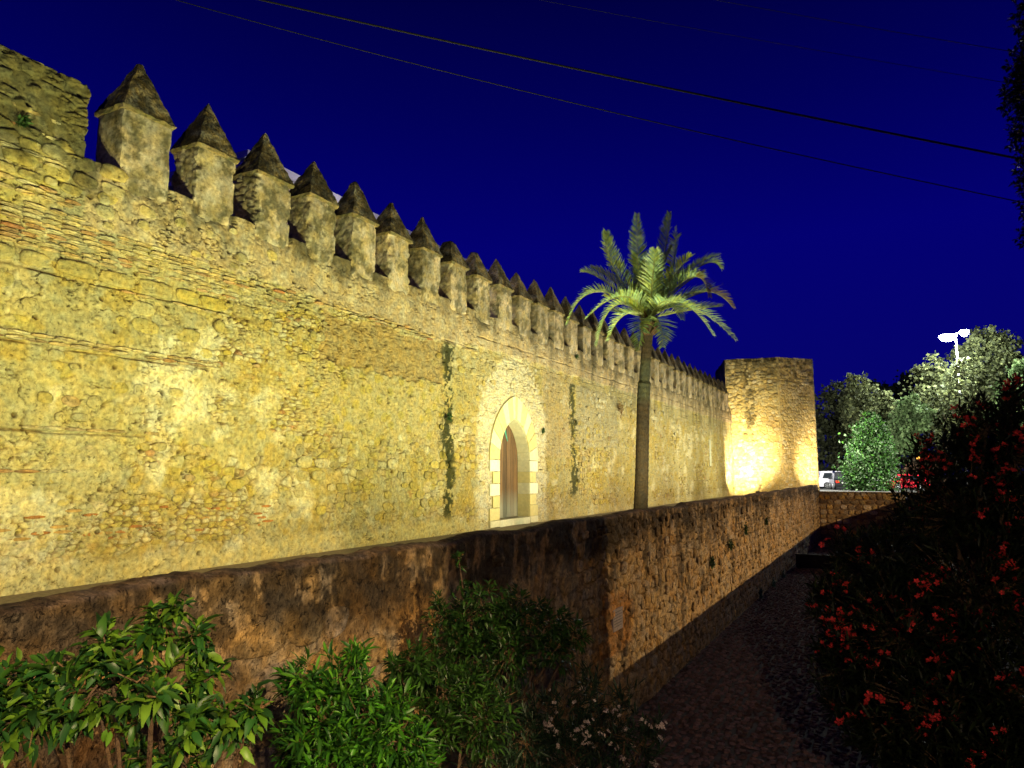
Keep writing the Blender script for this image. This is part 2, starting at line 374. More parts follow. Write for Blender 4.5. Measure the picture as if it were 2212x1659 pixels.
    h = h+wf*(sst(0.03, 0.25, g2-g1)*0.02)
    # old plaster at the foot
    ft = 1-sst(0.22, 0.42, z+(fbm(s*2, z*2, 120, 3)-0.5)*0.3)
    ft = ft*(1-sst(16, 19, s)*0.5)
    h = h*(1-ft*0.5)+ft*0.03; c = mix(c, (0.56, 0.49, 0.25), ft*0.8)
    wp = sst(0.62, 0.74, fbm(s*0.9, z*0.9, 131, 4))*region(s, z, 7.2, 11, 0.6, 3.0, 0.2, 132, .4)
    c = mix(c, (0.66, 0.60, 0.42), wp*0.9)
    cr = np.abs(fbm(s*1.9, z*2.6, 180, 5)-0.5); ck = (1-sst(0.004, 0.014, cr))*sst(0.42, 0.6, fbm(s*1.1, z*1.1, 185, 3))
    cr2 = np.abs(fbm(s*4.3, z*6.5, 190, 4)-0.5); ck2 = (1-sst(0.006, 0.02, cr2))*sst(0.45, 0.62, fbm(s*1.6, z*1.6, 195, 3))*(1-pl*0.7)*(1-up*0.6)
    ck = np.maximum(ck, ck2*0.9)*(1-sst(20, 34, s)*0.5)
    h = h-ck*0.05; c = mix(c, (0.10, 0.065, 0.025), ck*0.85)
    # joints and ledge shadow lines at the brick string courses, darkened in the colour
    for zc, s0, s1 in ((5.16, 9.4, 17.6), (5.55, 17.6, 60), (4.425, 3, 9.6), (3.385, 3, 8.4), (2.185, 3, 7.4)):
        ln = np.exp(-((z-zc-(vnoise(s*1.5, s*0, 160)-0.5)*0.03)/0.018)**2)*(s > s0)*(s < s1)*(0.25+0.75*sst(0.35, 0.6, vnoise(s*2.1, s*0+zc*3, 166)))
        h = h-ln*0.06; c = mix(c, (0.12, 0.07, 0.03), ln*0.85*sst(0.3, 0.6, vnoise(s*2.5, s*0+3, 162)))
    # pits
    p1, p2, pid = worley(s/0.55, z/0.55, 170)
    pit = (1-sst(0.03, 0.09, p1))*(pid > 0.55)
    h = h-pit*0.07; c = mix(c, (0.1, 0.07, 0.03), pit*0.8)
    return h, weather_and_light(c, s, z)

def grid_faces(ni, nj, keep=None):
    idx = np.arange(ni*nj).reshape(ni, nj)
    q = np.stack([idx[:-1, :-1], idx[1:, :-1], idx[1:, 1:], idx[:-1, 1:]], -1).reshape(-1, 4)
    if keep is not None: q = q[keep.reshape(-1)]
    return q
def drop_unused(v, f, c):
    u = np.unique(f); m = np.full(len(v), -1); m[u] = np.arange(len(u)); return v[u], m[f], c[u]

# spacing of columns follows the distance from the viewpoint
def steps(s0, s1, D, px, k=717.0, smin=0.0):
    out = [s0]
    while out[-1] < s1:
        s = max(out[-1], smin); Z = 0.885*s+0.466*D
        dx = k*D*0.9/(Z*Z)      # approx pixels per metre along the wall
        out.append(out[-1]+px/dx)
    return np.array(out)

# ------------------------------------------------------------------ castle wall
castle = thing('castle_wall', 'long floodlit yellow stone wall topped by a row of pointed merlons', 'castle wall', (WX, 19.9, 0))
DS0, DS1, DZ0 = 18.98, 20.98, 0.20      # opening of the doorway
SPR = 2.0
def arch_half(z, a, h):                  # half width of a pointed arch of half span a and rise h, z above the spring
    R = (a*a+h*h)/(2*a); z = np.clip(z, 0, h); return np.sqrt(np.maximum(R*R-z*z, 0))-(R-a)
sc_ = 19.98
S = steps(2.6, 55.3, 10.44, 0.85); Zr = np.concatenate([np.linspace(-0.02, 6.28, 470), ])
SS, ZZ = np.meshgrid(S, Zr, indexing='ij')
H, C = wall_field(SS, ZZ)
phm = (SS-M0)/PITCH; phm = np.abs(phm-np.round(phm))*PITCH
H = H-0.07*(1-sst(0.40, 0.47, phm))*sst(5.9, 6.2, ZZ)*(SS > 6.3)
zz = ZZ-SPR
inner = (np.abs(SS-sc_) < np.where(zz < 0, 1.3, arch_half(zz, 1.3, 1.65))) & (zz < 1.65)
outer = (np.abs(SS-sc_) < np.where(zz < 0, 1.70, arch_half(zz, 1.72, 2.12))) & (zz < 2.12) & (ZZ > -1)
H = np.where(outer, np.minimum(H, -0.02), H)
topj = (fbm(S*2.0, S*0, 200, 3)-0.5)*0.10
ZZ2 = ZZ+topj[:, None]*sst(5.6, 6.28, ZZ)
P = np.stack([WX+H, SS, ZZ2], -1)
keep = ~(inner[:-1, :-1] & inner[1:, 1:])
# top strip and back
extra_x = [WX-0.12, WX-0.35, WX-0.66, WX-0.70, WX-0.70]; extra_z = [6.30, 6.31, 6.29, 6.0, 0.0]
EX = []; EC = []
for k, (ex, ez) in enumerate(zip(extra_x, extra_z)):
    col = np.stack([np.full(len(S), ex), S, ez+(topj if k < 3 else 0)+(fbm(S*6, S*0+k, 210, 2)-0.5)*0.04], -1)
    EX.append(col); cc = mix(np.array([C_GREY]*len(S)), (0.10, 0.10, 0.05), np.clip(fbm(S*4, S*0+k*3, 211, 3)*1.3, 0, 1)); EC.append(cc)
P = np.concatenate([P]+[e[:, None, :] for e in EX], 1); C = np.concatenate([C]+[e[:, None, :] for e in EC], 1)
kp = np.ones((P.shape[0]-1, P.shape[1]-1), bool); kp[:, :keep.shape[1]] = keep
f = grid_faces(P.shape[0], P.shape[1], kp)
v, f, c = drop_unused(P.reshape(-1, 3), f, C.reshape(-1, 3))
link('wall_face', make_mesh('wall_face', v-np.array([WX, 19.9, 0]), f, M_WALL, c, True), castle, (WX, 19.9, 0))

# raised parapet at the left end
S2 = np.linspace(2.6, 6.03, 190); Z2 = np.linspace(6.2, 7.40, 90)
A2, B2 = np.meshgrid(S2, Z2, indexing='ij')
H2, C2 = wall_field(A2, B2)
e1, e2, eid = worley(A2/0.3, B2/0.16, 300); ee = sst(0.03, 0.3, e2-e1)
H2 = H2+ee*0.045*(eid > 0.35); C2 = mix(C2, C_YEL, ee*0.4*(eid > 0.5))
C2 = mix(C2, (0.11, 0.10, 0.05), 0.92*sst(0.34, 0.52, fbm(A2*2.4, B2*2.4, 301, 5)+0.16*sst(6.3, 6.9, B2)))
edge = (fbm(B2*4, B2*0, 302, 4)-0.5)*0.12
top = (fbm(A2*3, A2*0, 303, 4)-0.5)*0.10
A3 = A2+edge*sst(5.8, 6.03, A2); B3 = B2+top*sst(7.0, 7.4, B2)
P2 = np.stack([WX+0.02+H2, A3, B3], -1)
bk = P2[:, -1:, :].copy(); bk[..., 0] = WX-0.7
P2 = np.concatenate([P2, bk], 1); C2 = np.concatenate([C2, C2[:, -1:, :]], 1)
bk = P2[-1:, :, :].copy(); bk[..., 0] = WX-0.7
P2 = np.concatenate([P2, bk], 0); C2 = np.concatenate([C2, C2[-1:, :, :]*0.7], 0)
link('raised_parapet', make_mesh('raised_parapet', P2.reshape(-1, 3)-np.array([WX, 4, 6.2]), grid_faces(*P2.shape[:2]), M_WALL, C2.reshape(-1, 3), True), castle, (WX, 4, 6.2))

# ---- merlons
def rough_box(x0, x1, y0, y1, z0, z1, n, seed, amp, colf, erode=0.0):
    """closed box (no bottom) with roughened faces; returns v,f,c"""
    V = []; Fs = []; Cs = []; b = 0
    nz = int(n*2.2)
    def face(fn, a, bb):
        nonlocal b
        A, B = np.meshgrid(np.linspace(0, 1, a), np.linspace(0, 1, bb), indexing='ij')
        X, Y, Z = fn(A, B)
        V.append(np.stack([X, Y, Z], -1).reshape(-1, 3)); Fs.append(grid_faces(a, bb)+b); b += a*bb
    face(lambda A, B: (x1+0*A, y0+(y1-y0)*A, z0+(z1-z0)*B), n, nz)
    face(lambda A, B: (x1+(x0-x1)*A, y1+0*A, z0+(z1-z0)*B), n, nz)
    face(lambda A, B: (x0+0*A, y1+(y0-y1)*A, z0+(z1-z0)*B), max(3, n//2), nz)
    face(lambda A, B: (x0+(x1-x0)*A, y0+0*A, z0+(z1-z0)*B), n, nz)
    face(lambda A, B: (x1+(x0-x1)*B, y0+(y1-y0)*A, z1+0*A), n, max(3, n//2))
    v = np.concatenate(V); f = np.concatenate(Fs)
    xm, ym = (x0+x1)/2, (y0+y1)/2
    # displacement depends only on position so that edges stay closed
    n1 = fbm(v[:, 1]*4+v[:, 0]*3.1, v[:, 2]*4+v[:, 0]*2.3, seed, 4)-0.5; n2 = fbm(v[:, 1]*4-v[:, 0]*2.7+5, v[:, 2]*4+v[:, 0]*1.3, seed+9, 4)-0.5
    ex = np.abs((v[:, 0]-xm)/((x1-x0)/2)); ey = np.abs((v[:, 1]-ym)/((y1-y0)/2))
    corner = sst(0.75, 1.0, ex)*sst(0.75, 1.0, ey)
    er = corner*(0.015+erode*sst(0.45, 0.7, fbm(v[:, 2]*5, v[:, 1]*0+seed, seed+3, 3)))
    lim = 1-sst(z1-0.08, z1, v[:, 2])*0.7
    v2 = v.copy()
    v2[:, 0] += n1*amp*lim-np.sign(v[:, 0]-xm)*er; v2[:, 1] += n2*amp*lim-np.sign(v[:, 1]-ym)*er
    if erode > 0:   # rubble core showing on the camera-side face
        side = sst(0.0, 0.5, (ym-v[:, 1])/((y1-y0)/2))*(ey > 0.95)
        q1, q2, qi = worley(v[:, 0]/0.22+seed, (v[:, 2]+v[:, 0]*0.3)/0.12, seed+20, 1.0)
        v2[:, 1] += side*(0.10*erode/0.1*(0.5-sst(0.05, 0.3, q2-q1)-(qi-0.5)*0.7)*0.5)
    return v2, f, colf(v, n1)
def merlon_col(seed):
    def g(v, n1):
        s, z, x = v[:, 1], v[:, 2], v[:, 0]
        n = fbm(s*2.5+x*2, z*2.5, seed+40, 4)
        c = mix((0.60, 0.49, 0.385), (0.47, 0.395, 0.30), sst(0.4, 0.6, n))
        c = mix(c, (0.42, 0.33, 0.15), sst(0.5, 0.62, fbm(s*4+x*4, z*4, seed+44, 3))*0.5)
        d = sst(0.50, 0.58, fbm(s*3.4+x*3.0, z*3.4, seed+41, 5)*0.6+fbm(s*11+x*9, z*11, seed+47, 4)*0.4+0.06*(z > 7.2)-0.01)
        return mix(c, (0.085, 0.078, 0.045), d*0.7)
    return g
def pyramid(xm, ym, hx, hy, zb, zt, n, seed, cut=1.0):
    V = []; Fs = []; b = 0
    cs = [(-1, -1), (1, -1), (1, 1), (-1, 1)]
    for k in range(4):
        a0 = cs[k]; a1 = cs[(k+1) % 4]
        A, B = np.meshgrid(np.linspace(0, 1, n), np.linspace(0, cut, n), indexing='ij')
        bx = (a0[0]+(a1[0]-a0[0])*A); by = (a0[1]+(a1[1]-a0[1])*A)
        k_ = 1-B*0.955
        V.append(np.stack([xm+bx*hx*k_, ym+by*hy*k_, zb+(zt-zb)*B], -1).reshape(-1, 3)); Fs.append(grid_faces(n, n)+b); b += n*n
    # top cap and eave skirt
    v = np.concatenate(V); f = np.concatenate(Fs)
    n1 = fbm(v[:, 1]*6+v[:, 0]*5, v[:, 2]*6, seed, 4)-0.5; n2 = fbm(v[:, 0]*6-v[:, 1]*5, v[:, 2]*6+3, seed+5, 4)-0.5
    v[:, 0] += n1*0.06+(fbm(v[:, 1]*17, v[:, 2]*17, seed+3, 2)-0.5)*0.03; v[:, 1] += n2*0.06+(fbm(v[:, 0]*17, v[:, 2]*17, seed+4, 2)-0.5)*0.03; v[:, 2] += (fbm(v[:, 0]*7, v[:, 1]*7, seed+8, 3)-0.5)*0.05
    return v, f
nm = 0; yc = M0
rng = random.Random(5)
while yc < 54.6:
    near = yc < 16; n = 26 if yc < 12 else (16 if yc < 20 else (9 if yc < 32 else 6))
    hy = 0.435+rng.uniform(-0.02, 0.02); seed = 500+nm*13
    er = [0.0, 0.06, 0.12, 0.05, 0.07, 0.07, 0.04, 0.08, 0.08, 0.05][nm] if nm < 10 else rng.choice([0.02, 0.04, 0.06])
    dz = rng.uniform(-0.055, 0.04)
    v, f, c = rough_box(WX-0.66, WX+0.012, yc-hy, yc+hy, 5.72, 7.34+dz, n, seed, 0.045, merlon_col(seed), er)
    tp_ = 1-sst(5.75, 6.15, v[:, 2]+(fbm(v[:, 1]*4, v[:, 2]*3, seed+6, 3)-0.5)*0.3); v[:, 0] = v[:, 0]-tp_*0.10*(v[:, 0] > WX-0.3); v[:, 1] += (yc-v[:, 1])*tp_*0.1
    c = mix(c, weather_and_light(c, v[:, 1], np.minimum(v[:, 2], 6.9)), 0.45*np.ones(len(v)))
    o = np.array([WX-0.33, yc, 6.2])
    c = mix(c, C_MORTAR, sst(6.5, 6.2, v[:, 2])*0)
    mo = link('merlon', make_mesh('merlon', v-o, f, M_WALL, c, True), castle, o)
    cut = {7: 0.72, 8: 0.84, 4: 0.93}.get(nm, rng.choice([1.0, 1.0, 0.97]))
    zt = 8.37+dz+rng.uniform(-0.05, 0.03)
    v, f = pyramid(WX-0.33, yc, 0.375, hy+0.035, 7.385+dz, zt, n, seed+2, cut)
    if cut < 0.95:
        # broken tip
        tb = [len(v)]; tip = np.array([[WX-0.33, yc, v[:, 2].max()+0.02]]); v = np.concatenate([v, tip])
        fl = f.tolist(); nn = n
        for k in range(4):
            base = k*nn*nn
            for a in range(nn-1): fl.append([base+a*nn+nn-1, base+(a+1)*nn+nn-1, len(v)-1, len(v)-1][:3]+[len(v)-1])
        f = [tuple(dict.fromkeys(q)) for q in fl]
    dn = fbm(v[:, 1]*5+v[:, 0]*4, v[:, 2]*5, seed+70, 4)
    cc = mix((0.15, 0.122, 0.080), (0.30, 0.25, 0.17), sst(0.48, 0.66, dn)); cc = mix(cc, (0.045, 0.036, 0.022), sst(0.52, 0.36, dn)*0.7)
    link('pyramid_cap', make_mesh('pyramid_cap', v-np.array([WX-0.33, yc, 7.385]), f, M_CAP, cc, True), mo, (WX-0.33, yc, 7.385))
    # thin eave course under the cap
    b = MB(); m_ = 8
    pr = [(-0.375, -hy-0.035), (0.375, -hy-0.035), (0.375, hy+0.035), (-0.375, hy+0.035)]
    vv = []
    for zz_ in (-0.05, 0.012):
        for k in range(4):
            for t in range(m_):
                q = t/m_; x = pr[k][0]+(pr[(k+1) % 4][0]-pr[k][0])*q; y = pr[k][1]+(pr[(k+1) % 4][1]-pr[k][1])*q
                j = rng.uniform(0.93, 1.015) if zz_ < 0 else rng.uniform(0.985, 1.03); vv.append((x*j, y*j, zz_+rng.uniform(-0.01, 0.01)))
    L_ = 4*m_
    ff = [(k, (k+1) % L_, L_+(k+1) % L_, L_+k) for k in range(L_)]+[tuple(range(L_))[::-1], tuple(L_+k for k in range(L_))]
    ec = np.array([mix((0.33, 0.24, 0.13), (0.13, 0.125, 0.06), rng.random()) for _ in vv])
    link('eave_course', make_mesh('eave_course', vv, ff, M_WALL, ec), mo, (WX-0.33, yc, 7.375+dz))
    nm += 1; yc += PITCH

# ---- separate stones and bricks
def stone_shape(w, h, proud, rng, n=14, expo=3.0, jit=0.10, back=0.05):
    """local coordinates u (along), v (up), o (out of the wall)"""
    ang = [2*math.pi*(k+0.5)/n for k in range(n)]
    out = []
    expo = max(2.0, expo*rng.uniform(0.75, 1.3)); h2, h3 = rng.uniform(0, 0.07), rng.uniform(0, 0.10)*(1.0 if expo < 6 else 0.2); p2, p3 = rng.uniform(0, 6.3), rng.uniform(0, 6.3); shx = rng.uniform(-0.18, 0.18)*(1.0 if expo < 6 else 0.3)
    for a in ang:
        ca, sa = math.cos(a), math.sin(a)
        r = (abs(ca)**expo+abs(sa)**expo)**(-1/expo)
        r *= 1+(h2*math.cos(2*a+p2)+h3*math.cos(3*a+p3))*0.8
        j = 1+rng.uniform(-jit, jit*0.5); qx, qy = ca*r*w/2*j, sa*r*h/2*(1+rng.uniform(-jit, jit*0.5)); out.append((qx+shx*qy, qy))
    v = []; e = min(w, h)
    k1 = 1-0.07*e/w; k2 = 1-0.07*e/h
    i1 = 1-0.34*e/w; i2 = 1-0.34*e/h
    tu = rng.uniform(-0.3, 0.3)*proud/w; tv = rng.uniform(-0.3, 0.3)*proud/h
    for (u, q) in out: v.append((u, q, -back))
    for (u, q) in out: v.append((u, q, proud*0.45+u*tu+q*tv))
    for (u, q) in out: v.append((u*k1, q*k2, proud*(0.9+rng.uniform(-0.12, 0.12))+u*tu+q*tv))
    for (u, q) in out: v.append((u*i1*(1+rng.uniform(-.1, .1)), q*i2, proud*(1+rng.uniform(-0.55, 0.45))+u*tu+q*tv))
    v.append((0, 0, proud*(1.0+rng.uniform(-0.5, 0.4))))
    f = []
    for r in range(3):
        f += [(r*n+k, r*n+(k+1) % n, (r+1)*n+(k+1) % n, (r+1)*n+k) for k in range(n)]
    f += [(3*n+k, 3*n+(k+1) % n, 4*n) for k in range(n)]
    return np.array(v), f
def place(v, o, U, N):
    """map (u,v,out) to world for a wall with direction U, outward normal N"""
    return o+np.outer(v[:, 0], U)+np.outer(v[:, 1], (0, 0, 1))+np.outer(v[:, 2], N)
UY = np.array([0, 1.0, 0]); NX = np.array([1.0, 0, 0])
PAL = [((0.52, 0.42, 0.13), 4), ((0.44, 0.36, 0.16), 4), ((0.50, 0.44, 0.24), 3), ((0.60, 0.54, 0.36), 1.2), ((0.46, 0.35, 0.10), 2), ((0.38, 0.34, 0.21), 2), ((0.56, 0.44, 0.10), 1.0), ((0.40, 0.25, 0.12), 0.4)]
def pick(rng, pal):
    t = sum(p[1] for p in pal)*rng.random()
    for c, w in pal:
        t -= w
        if t <= 0: break
    k = rng.uniform(0.8, 1.15); return np.array(c)*k
BPAL = [((0.49, 0.37, 0.19), 5), ((0.52, 0.43, 0.25), 5), ((0.46, 0.29, 0.15), 2.0), ((0.42, 0.20, 0.10), 0.5), ((0.50, 0.44, 0.28), 3), ((0.33, 0.25, 0.15), 1)]
rng = random.Random(11)
stones = []    # (kind, s, z, w, h, proud, expo, jitter, colour)
def row_of(kind, s0, s1, z0, z1, wmin, wmax, gap, proud, expo, jit, prob=1.0, pal=PAL, zj=0.0):
    s = s0+rng.uniform(0, 0.05)
    while s < s1:
        w = rng.uniform(wmin, wmax); hh = (z1-z0)
        if rng.random() < prob:
            h2 = hh*(rng.uniform(0.8, 1.0) if kind == 'stone' else 1)
            stones.append((kind, s+w/2, (z0+z1)/2+rng.uniform(-zj, zj), w, h2, proud*rng.uniform(0.6, 1.4), expo, jit, pick(rng, pal)))
        s += w+gap*rng.uniform(0.7, 1.6)
# brick string courses
for zc, s1 in ((2.20, 7.4), (3.40, 8.6), (3.475, 8.6), (1.60, 6.2)): row_of('brick', 4.6, s1, zc, zc+0.05, 0.24, 0.31, 0.018, 0.035, 9, 0.03, 0.93, BPAL, 0.004)
row_of('brick', 5.0, 9.3, 4.385, 4.42, 0.24, 0.31, 0.018, 0.02, 9, 0.03, 0.75, BPAL, 0.004)
z_ = 4.72
while z_ < 5.22:
    row_of('brick', 4.7, 9.6+rng.uniform(-1.0, .6), z_, z_+0.052, 0.23, 0.30, 0.016, 0.022, 9, 0.04, 0.9, BPAL, 0.004); z_ += 0.069
for z_, s1 in ((5.45, 5.9), (5.52, 6.0), (5.59, 5.7), (5.30, 6.6), (5.95, 5.6), (6.02, 5.7), (6.35, 5.5), (6.62, 5.6)): row_of('brick', 4.6, s1, z_, z_+0.05, 0.22, 0.32, 0.02, 0.03, 9, 0.05, 0.8, BPAL, 0.006)
for z_ in (0.62, 0.69, 0.76, 0.83, 0.97, 1.04): row_of('brick', 5.2, 9.9, z_, z_+0.045, 0.14, 0.28, 0.03, 0.008, 7, 0.06, 0.28, [((0.42, 0.19, 0.07), 3), ((0.47, 0.30, 0.12), 2)], 0.008)
for z_, s0, s1 in ((5.16, 9.6, 14.2), (5.10, 9.6, 15.3), (5.03, 11.5, 17.4)): row_of('brick', s0, s1, z_, z_+0.05, 0.22, 0.3, 0.02, 0.03, 9, 0.05, 0.75, BPAL, 0.006)
# large blocks under the brick band
row_of('stone', 4.7, 9.3, 4.44, 4.69, 0.36, 0.62, 0.045, 0.035, 4.5, 0.07, 0.95, [((0.50, 0.40, 0.10), 3), ((0.46, 0.38, 0.16), 3), ((0.56, 0.46, 0.12), 1)])
# rows of rubble
def rubble(s0, s1, z0, z1, hmin, hmax, wk, prob, proud, expo=3.0, jit=0.12, pal=PAL, gap=0.03):
    z = z0
    while z < z1-hmin*0.6:
        h = min(rng.uniform(hmin, hmax), z1-z)
        row_of('stone', s0+rng.uniform(-.1, .1), s1+rng.uniform(-.15, .15), z, z+h, h*wk*0.7, h*wk*1.5, gap, proud, expo, jit, prob, pal, 0.015); z += h+gap*0.8
rubble(4.7, 8.4, 3.56, 4.36, 0.20, 0.34, 1.35, 0.50, 0.018, 3.2)
rubble(4.7, 8.3, 2.30, 3.36, 0.11, 0.25, 1.25, 0.66, 0.035, 2.6)
rubble(4.7, 8.6, 1.68, 2.17, 0.10, 0.20, 1.4, 0.45, 0.022, 2.8)
rubble(4.7, 9.0, 1.12, 1.58, 0.12, 0.26, 1.2, 0.40, 0.015, 2.8)
rubble(4.8, 9.2, 0.45, 1.10, 0.07, 0.16, 1.6, 0.30, 0.012, 2.8)
rubble(4.7, 6.4, 5.66, 6.32, 0.14, 0.24, 1.5, 0.75, 0.03, 3.0)
rubble(6.2, 9.6, 5.28, 6.1, 0.12, 0.22, 1.3, 0.28, 0.02, 2.6)
rubble(8.5, 11.3, 3.2, 4.65, 0.10, 0.24, 1.2, 0.55, 0.035, 2.8)
rubble(8.4, 10.8, 1.1, 3.2, 0.12, 0.24, 1.25, 0.40, 0.020, 2.7)
rubble(9.6, 11.4, 4.7, 5.0, 0.08, 0.14, 1.6, 0.6, 0.03)
n_sep = len(stones)
rubble(10.6, 17.8, 0.5, 2.45, 0.18, 0.26, 1.25, 0.62, 0.018, 3.2, 0.10, PAL, 0.03)
rubble(11.5, 15.8, 2.5, 3.9, 0.16, 0.3, 1.2, 0.14, 0.012, 2.6, 0.14, [((0.52, 0.42, 0.13), 3), ((0.58, 0.52, 0.34), 1)])
rubble(15.4, 17.9, 2.5, 4.9, 0.14, 0.24, 1.2, 0.30, 0.02)
rubble(17.6, 22.4, 4.0, 5.1, 0.10, 0.2, 1.2, 0.35, 0.018, 2.6, 0.14, [((0.66, 0.62, 0.5), 3), ((0.56, 0.46, 0.2), 1)])
rubble(21.9, 24.3, 0.4, 5.0, 0.14, 0.22, 1.2, 0.35, 0.015)
rubble(24.9, 55.2, 0.35, 3.6, 0.17, 0.23, 1.2, 0.72, 0.018, 4.0, 0.07, PAL, 0.025)
rubble(24.9, 55.2, 3.6, 4.9, 0.16, 0.24, 1.2, 0.25, 0.015, 3.5, 0.1, [((0.62, 0.58, 0.45), 1), ((0.48, 0.38, 0.2), 3)])
rubble(26.0, 28.6, 4.2, 5.0, 0.16, 0.22, 1.3, 0.5, 0.02, 4, 0.06, [((0.70, 0.66, 0.52), 1)])
def in_door(s, z, w, m=0.02):
    return 17.0 < s < 23 and abs(s-sc_) < (1.70 if z < 2.05 else arch_half(z-2.0, 1.70, 2.10))+w/2+m and z < 4.15
def vis_size(s, z, w, h):
    Z = 0.885*s+4.87; return w*h*10.44/Z**3
cand = [i for i, t in enumerate(stones)]
def build_stones(stones, planeX, fieldfn, weatherfn, parent, mat, limits, stuff_name, origin_of, skip=None, k_out=0.0, n_near=14):
    order = {'brick': [], 'stone': []}
    for i, t in enumerate(stones):
        if skip and skip(t[1], t[2], t[3]): continue
        order[t[0]].append((-vis_size(t[1], t[2], t[3], t[4]), i))
    single = set()
    for k in order:
        order[k].sort(); single |= {i for _, i in order[k][:limits.get(k, 0)]}
    rest = MB()
    ids = [i for k in order for _, i in order[k]]
    if not ids: return
    ss = np.array([stones[i][1] for i in ids]); zs = np.array([stones[i][2] for i in ids])
    hh, _c = fieldfn(ss, zs)
    pls = plaster(ss, zs) if planeX == WX else np.zeros(len(ss))
    for q, i in enumerate(ids):
        kind, s, z, w, h, pr, ex, jt, c = stones[i]
        if kind == 'stone' and pls[q] > 0.5 and not (4.4 < z < 4.72) and z < 5.1:
            if rng.random() < 0.72: continue
            pr = pr*0.6; w *= 0.8; h *= 0.8
        n = (8 if kind == 'brick' else n_near) if i in single else 8
        v, f = stone_shape(w, h, pr, rng, n, ex, jt)
        o = np.array([planeX+min(hh[q], 0.02)+0.004, s, z])
        wv = place(v, np.zeros(3), UY, NX)
        cv = np.tile(c, (len(v), 1))*(1+0.12*(np.array([rng.random() for _ in range(len(v))])-0.5))[:, None]
        if kind == 'stone':
            cv = cv*0.62+_c[q]*0.38
            sm_ = rng.random()
            if sm_ < 0.55: cv[n:2*n] = _c[q]*0.9; cv[2*n:3*n] = cv[2*n:3*n]*0.45+_c[q]*0.55
        cv[:n] *= 0.35
        cv = weatherfn(cv, s+v[:, 0], z+v[:, 1])
        if i in single:
            link(kind, make_mesh(kind, wv, f, mat, cv, kind == 'stone'), parent, o)
        else: rest.add(wv+o, f, cv)
    if rest.v:
        me = make_mesh(stuff_name, np.array(rest.v)-WLOC[parent.name], rest.f, mat, np.array(rest.c), True)
        link(stuff_name, me, parent, WLOC[parent.name], kind='stuff')
build_stones(stones, WX, wall_field, weather_and_light, castle, M_WALL, {'brick': 296, 'stone': 296}, 'small_rubble', None, in_door)

b = MB(); b.box((0, -0.22, -0.85), (0.05, 0.22, 0.85), (0.42, 0.44, 0.40))
link('grey_panel', b.mesh('grey_panel', M_DRESSED), castle, (WX, 47.2, 2.9), label='tall grey stone panel set in the wall near the tower')
# ---- doorway
way = link('doorway_surround', None, castle, (WX, sc_, 0))
V = MB()
prof = [(DS0, 0.12), (DS0, SPR)]
def arch_pts(a, h, n):
    zs = [h*math.sin(math.pi/2*k/n) for k in range(n+1)]
    L = [(sc_-float(arch_half(z, a, h)), SPR+z) for z in zs]
    return L, [(2*sc_-p[0], p[1]) for p in L[::-1]]
La, Ra = arch_pts(1.0, 1.30, 10)
prof = [(sc_-1.0, 0.1)]+La+Ra[1:]+[(sc_+1.0, 0.1)]
pv = []; pf = []; pc = []
DEP = 0.42
for x in (0.0, -DEP):
    for (s, z) in prof: pv.append((WX+x, s, z)); pc.append((0.47, 0.42, 0.26))
np_ = len(prof)
pf = [(k, k+1, np_+k+1, np_+k) for k in range(np_-1)]
rev = make_mesh('reveal', np.array(pv)-np.array([WX, sc_, 0]), pf, M_DRESSED, np.array(pc))
bpy.data.objects.remove(way); del WLOC['doorway_surround']
way = link('doorway_surround', rev, castle, (WX, sc_, 0))
D_COL = {'w': (0.74, 0.72, 0.60), 'y': (0.60, 0.52, 0.27), 'p': (0.64, 0.60, 0.44)}
def block(pts, x0, x1, c, name, parent, mat=M_DRESSED, inset=0.017):
    pts = np.array(pts); cen = pts.mean(0); n = len(pts)
    sm = cen+(pts-cen)*(1-inset/np.maximum(np.linalg.norm(pts-cen, axis=1), 0.05))[:, None]
    v = [(x0, p[0], p[1]) for p in sm]+[(x1-0.006, p[0], p[1]) for p in sm]
    sm2 = cen+(pts-cen)*(1-2.2*inset/np.maximum(np.linalg.norm(pts-cen, axis=1), 0.05))[:, None]
    v += [(x1, p[0], p[1]) for p in sm2]
    f = [(k, (k+1) % n, n+(k+1) % n, n+k) for k in range(n)]+[(n+k, n+(k+1) % n, 2*n+(k+1) % n, 2*n+k) for k in range(n)]+[tuple(2*n+k for k in range(n))]
    o = np.array([x1, cen[0], cen[1]])
    cc = np.array(c)*rng.uniform(0.94, 1.05)
    return link(name, make_mesh(name, np.array(v)-o, f, mat, cc), parent, o)
zc = [0.02, 0.22]+[0.22+0.356*k for k in range(1, 6)]
for side in (-1, 1):
    for k in range(6):
        wide = k in (0, 1, 3, 5); wj = 0.62 if wide else 0.44
        if side == 1: wj = 0.60 if wide else 0.47
        col = 'p' if k == 0 else ('y' if k in (1, 2, 4) else 'w')
        xo = 0.045 if k == 0 else 0.03
        a = sc_+side*1.0; b_ = sc_+side*(1.0+wj)
        s0, s1 = min(a, b_), max(a, b_)
        block([(s0, zc[k]), (s1, zc[k]), (s1, zc[k+1]), (s0, zc[k+1])], WX-0.25, WX+xo, D_COL[col], 'jamb_stone', way)
        # reveal facing block
        s_in = sc_+side*1.0
        v = MB(); x0, x1 = WX-DEP+0.01, WX-0.006
        lo, hi = (s_in-0.012, s_in+0.1) if side == 1 else (s_in-0.1, s_in+0.012)
        v.box((x0, lo, zc[k]+0.004), (x1, hi, zc[k+1]-0.004), np.array(D_COL['y' if k in (1, 2, 4) else 'p'])*0.97)
        oo = np.array([WX, s_in, zc[k]]); v.v = [tuple(np.array(p)-oo) for p in v.v]
        link('reveal_stone', v.mesh('reveal_stone', M_DRESSED), way, oo)
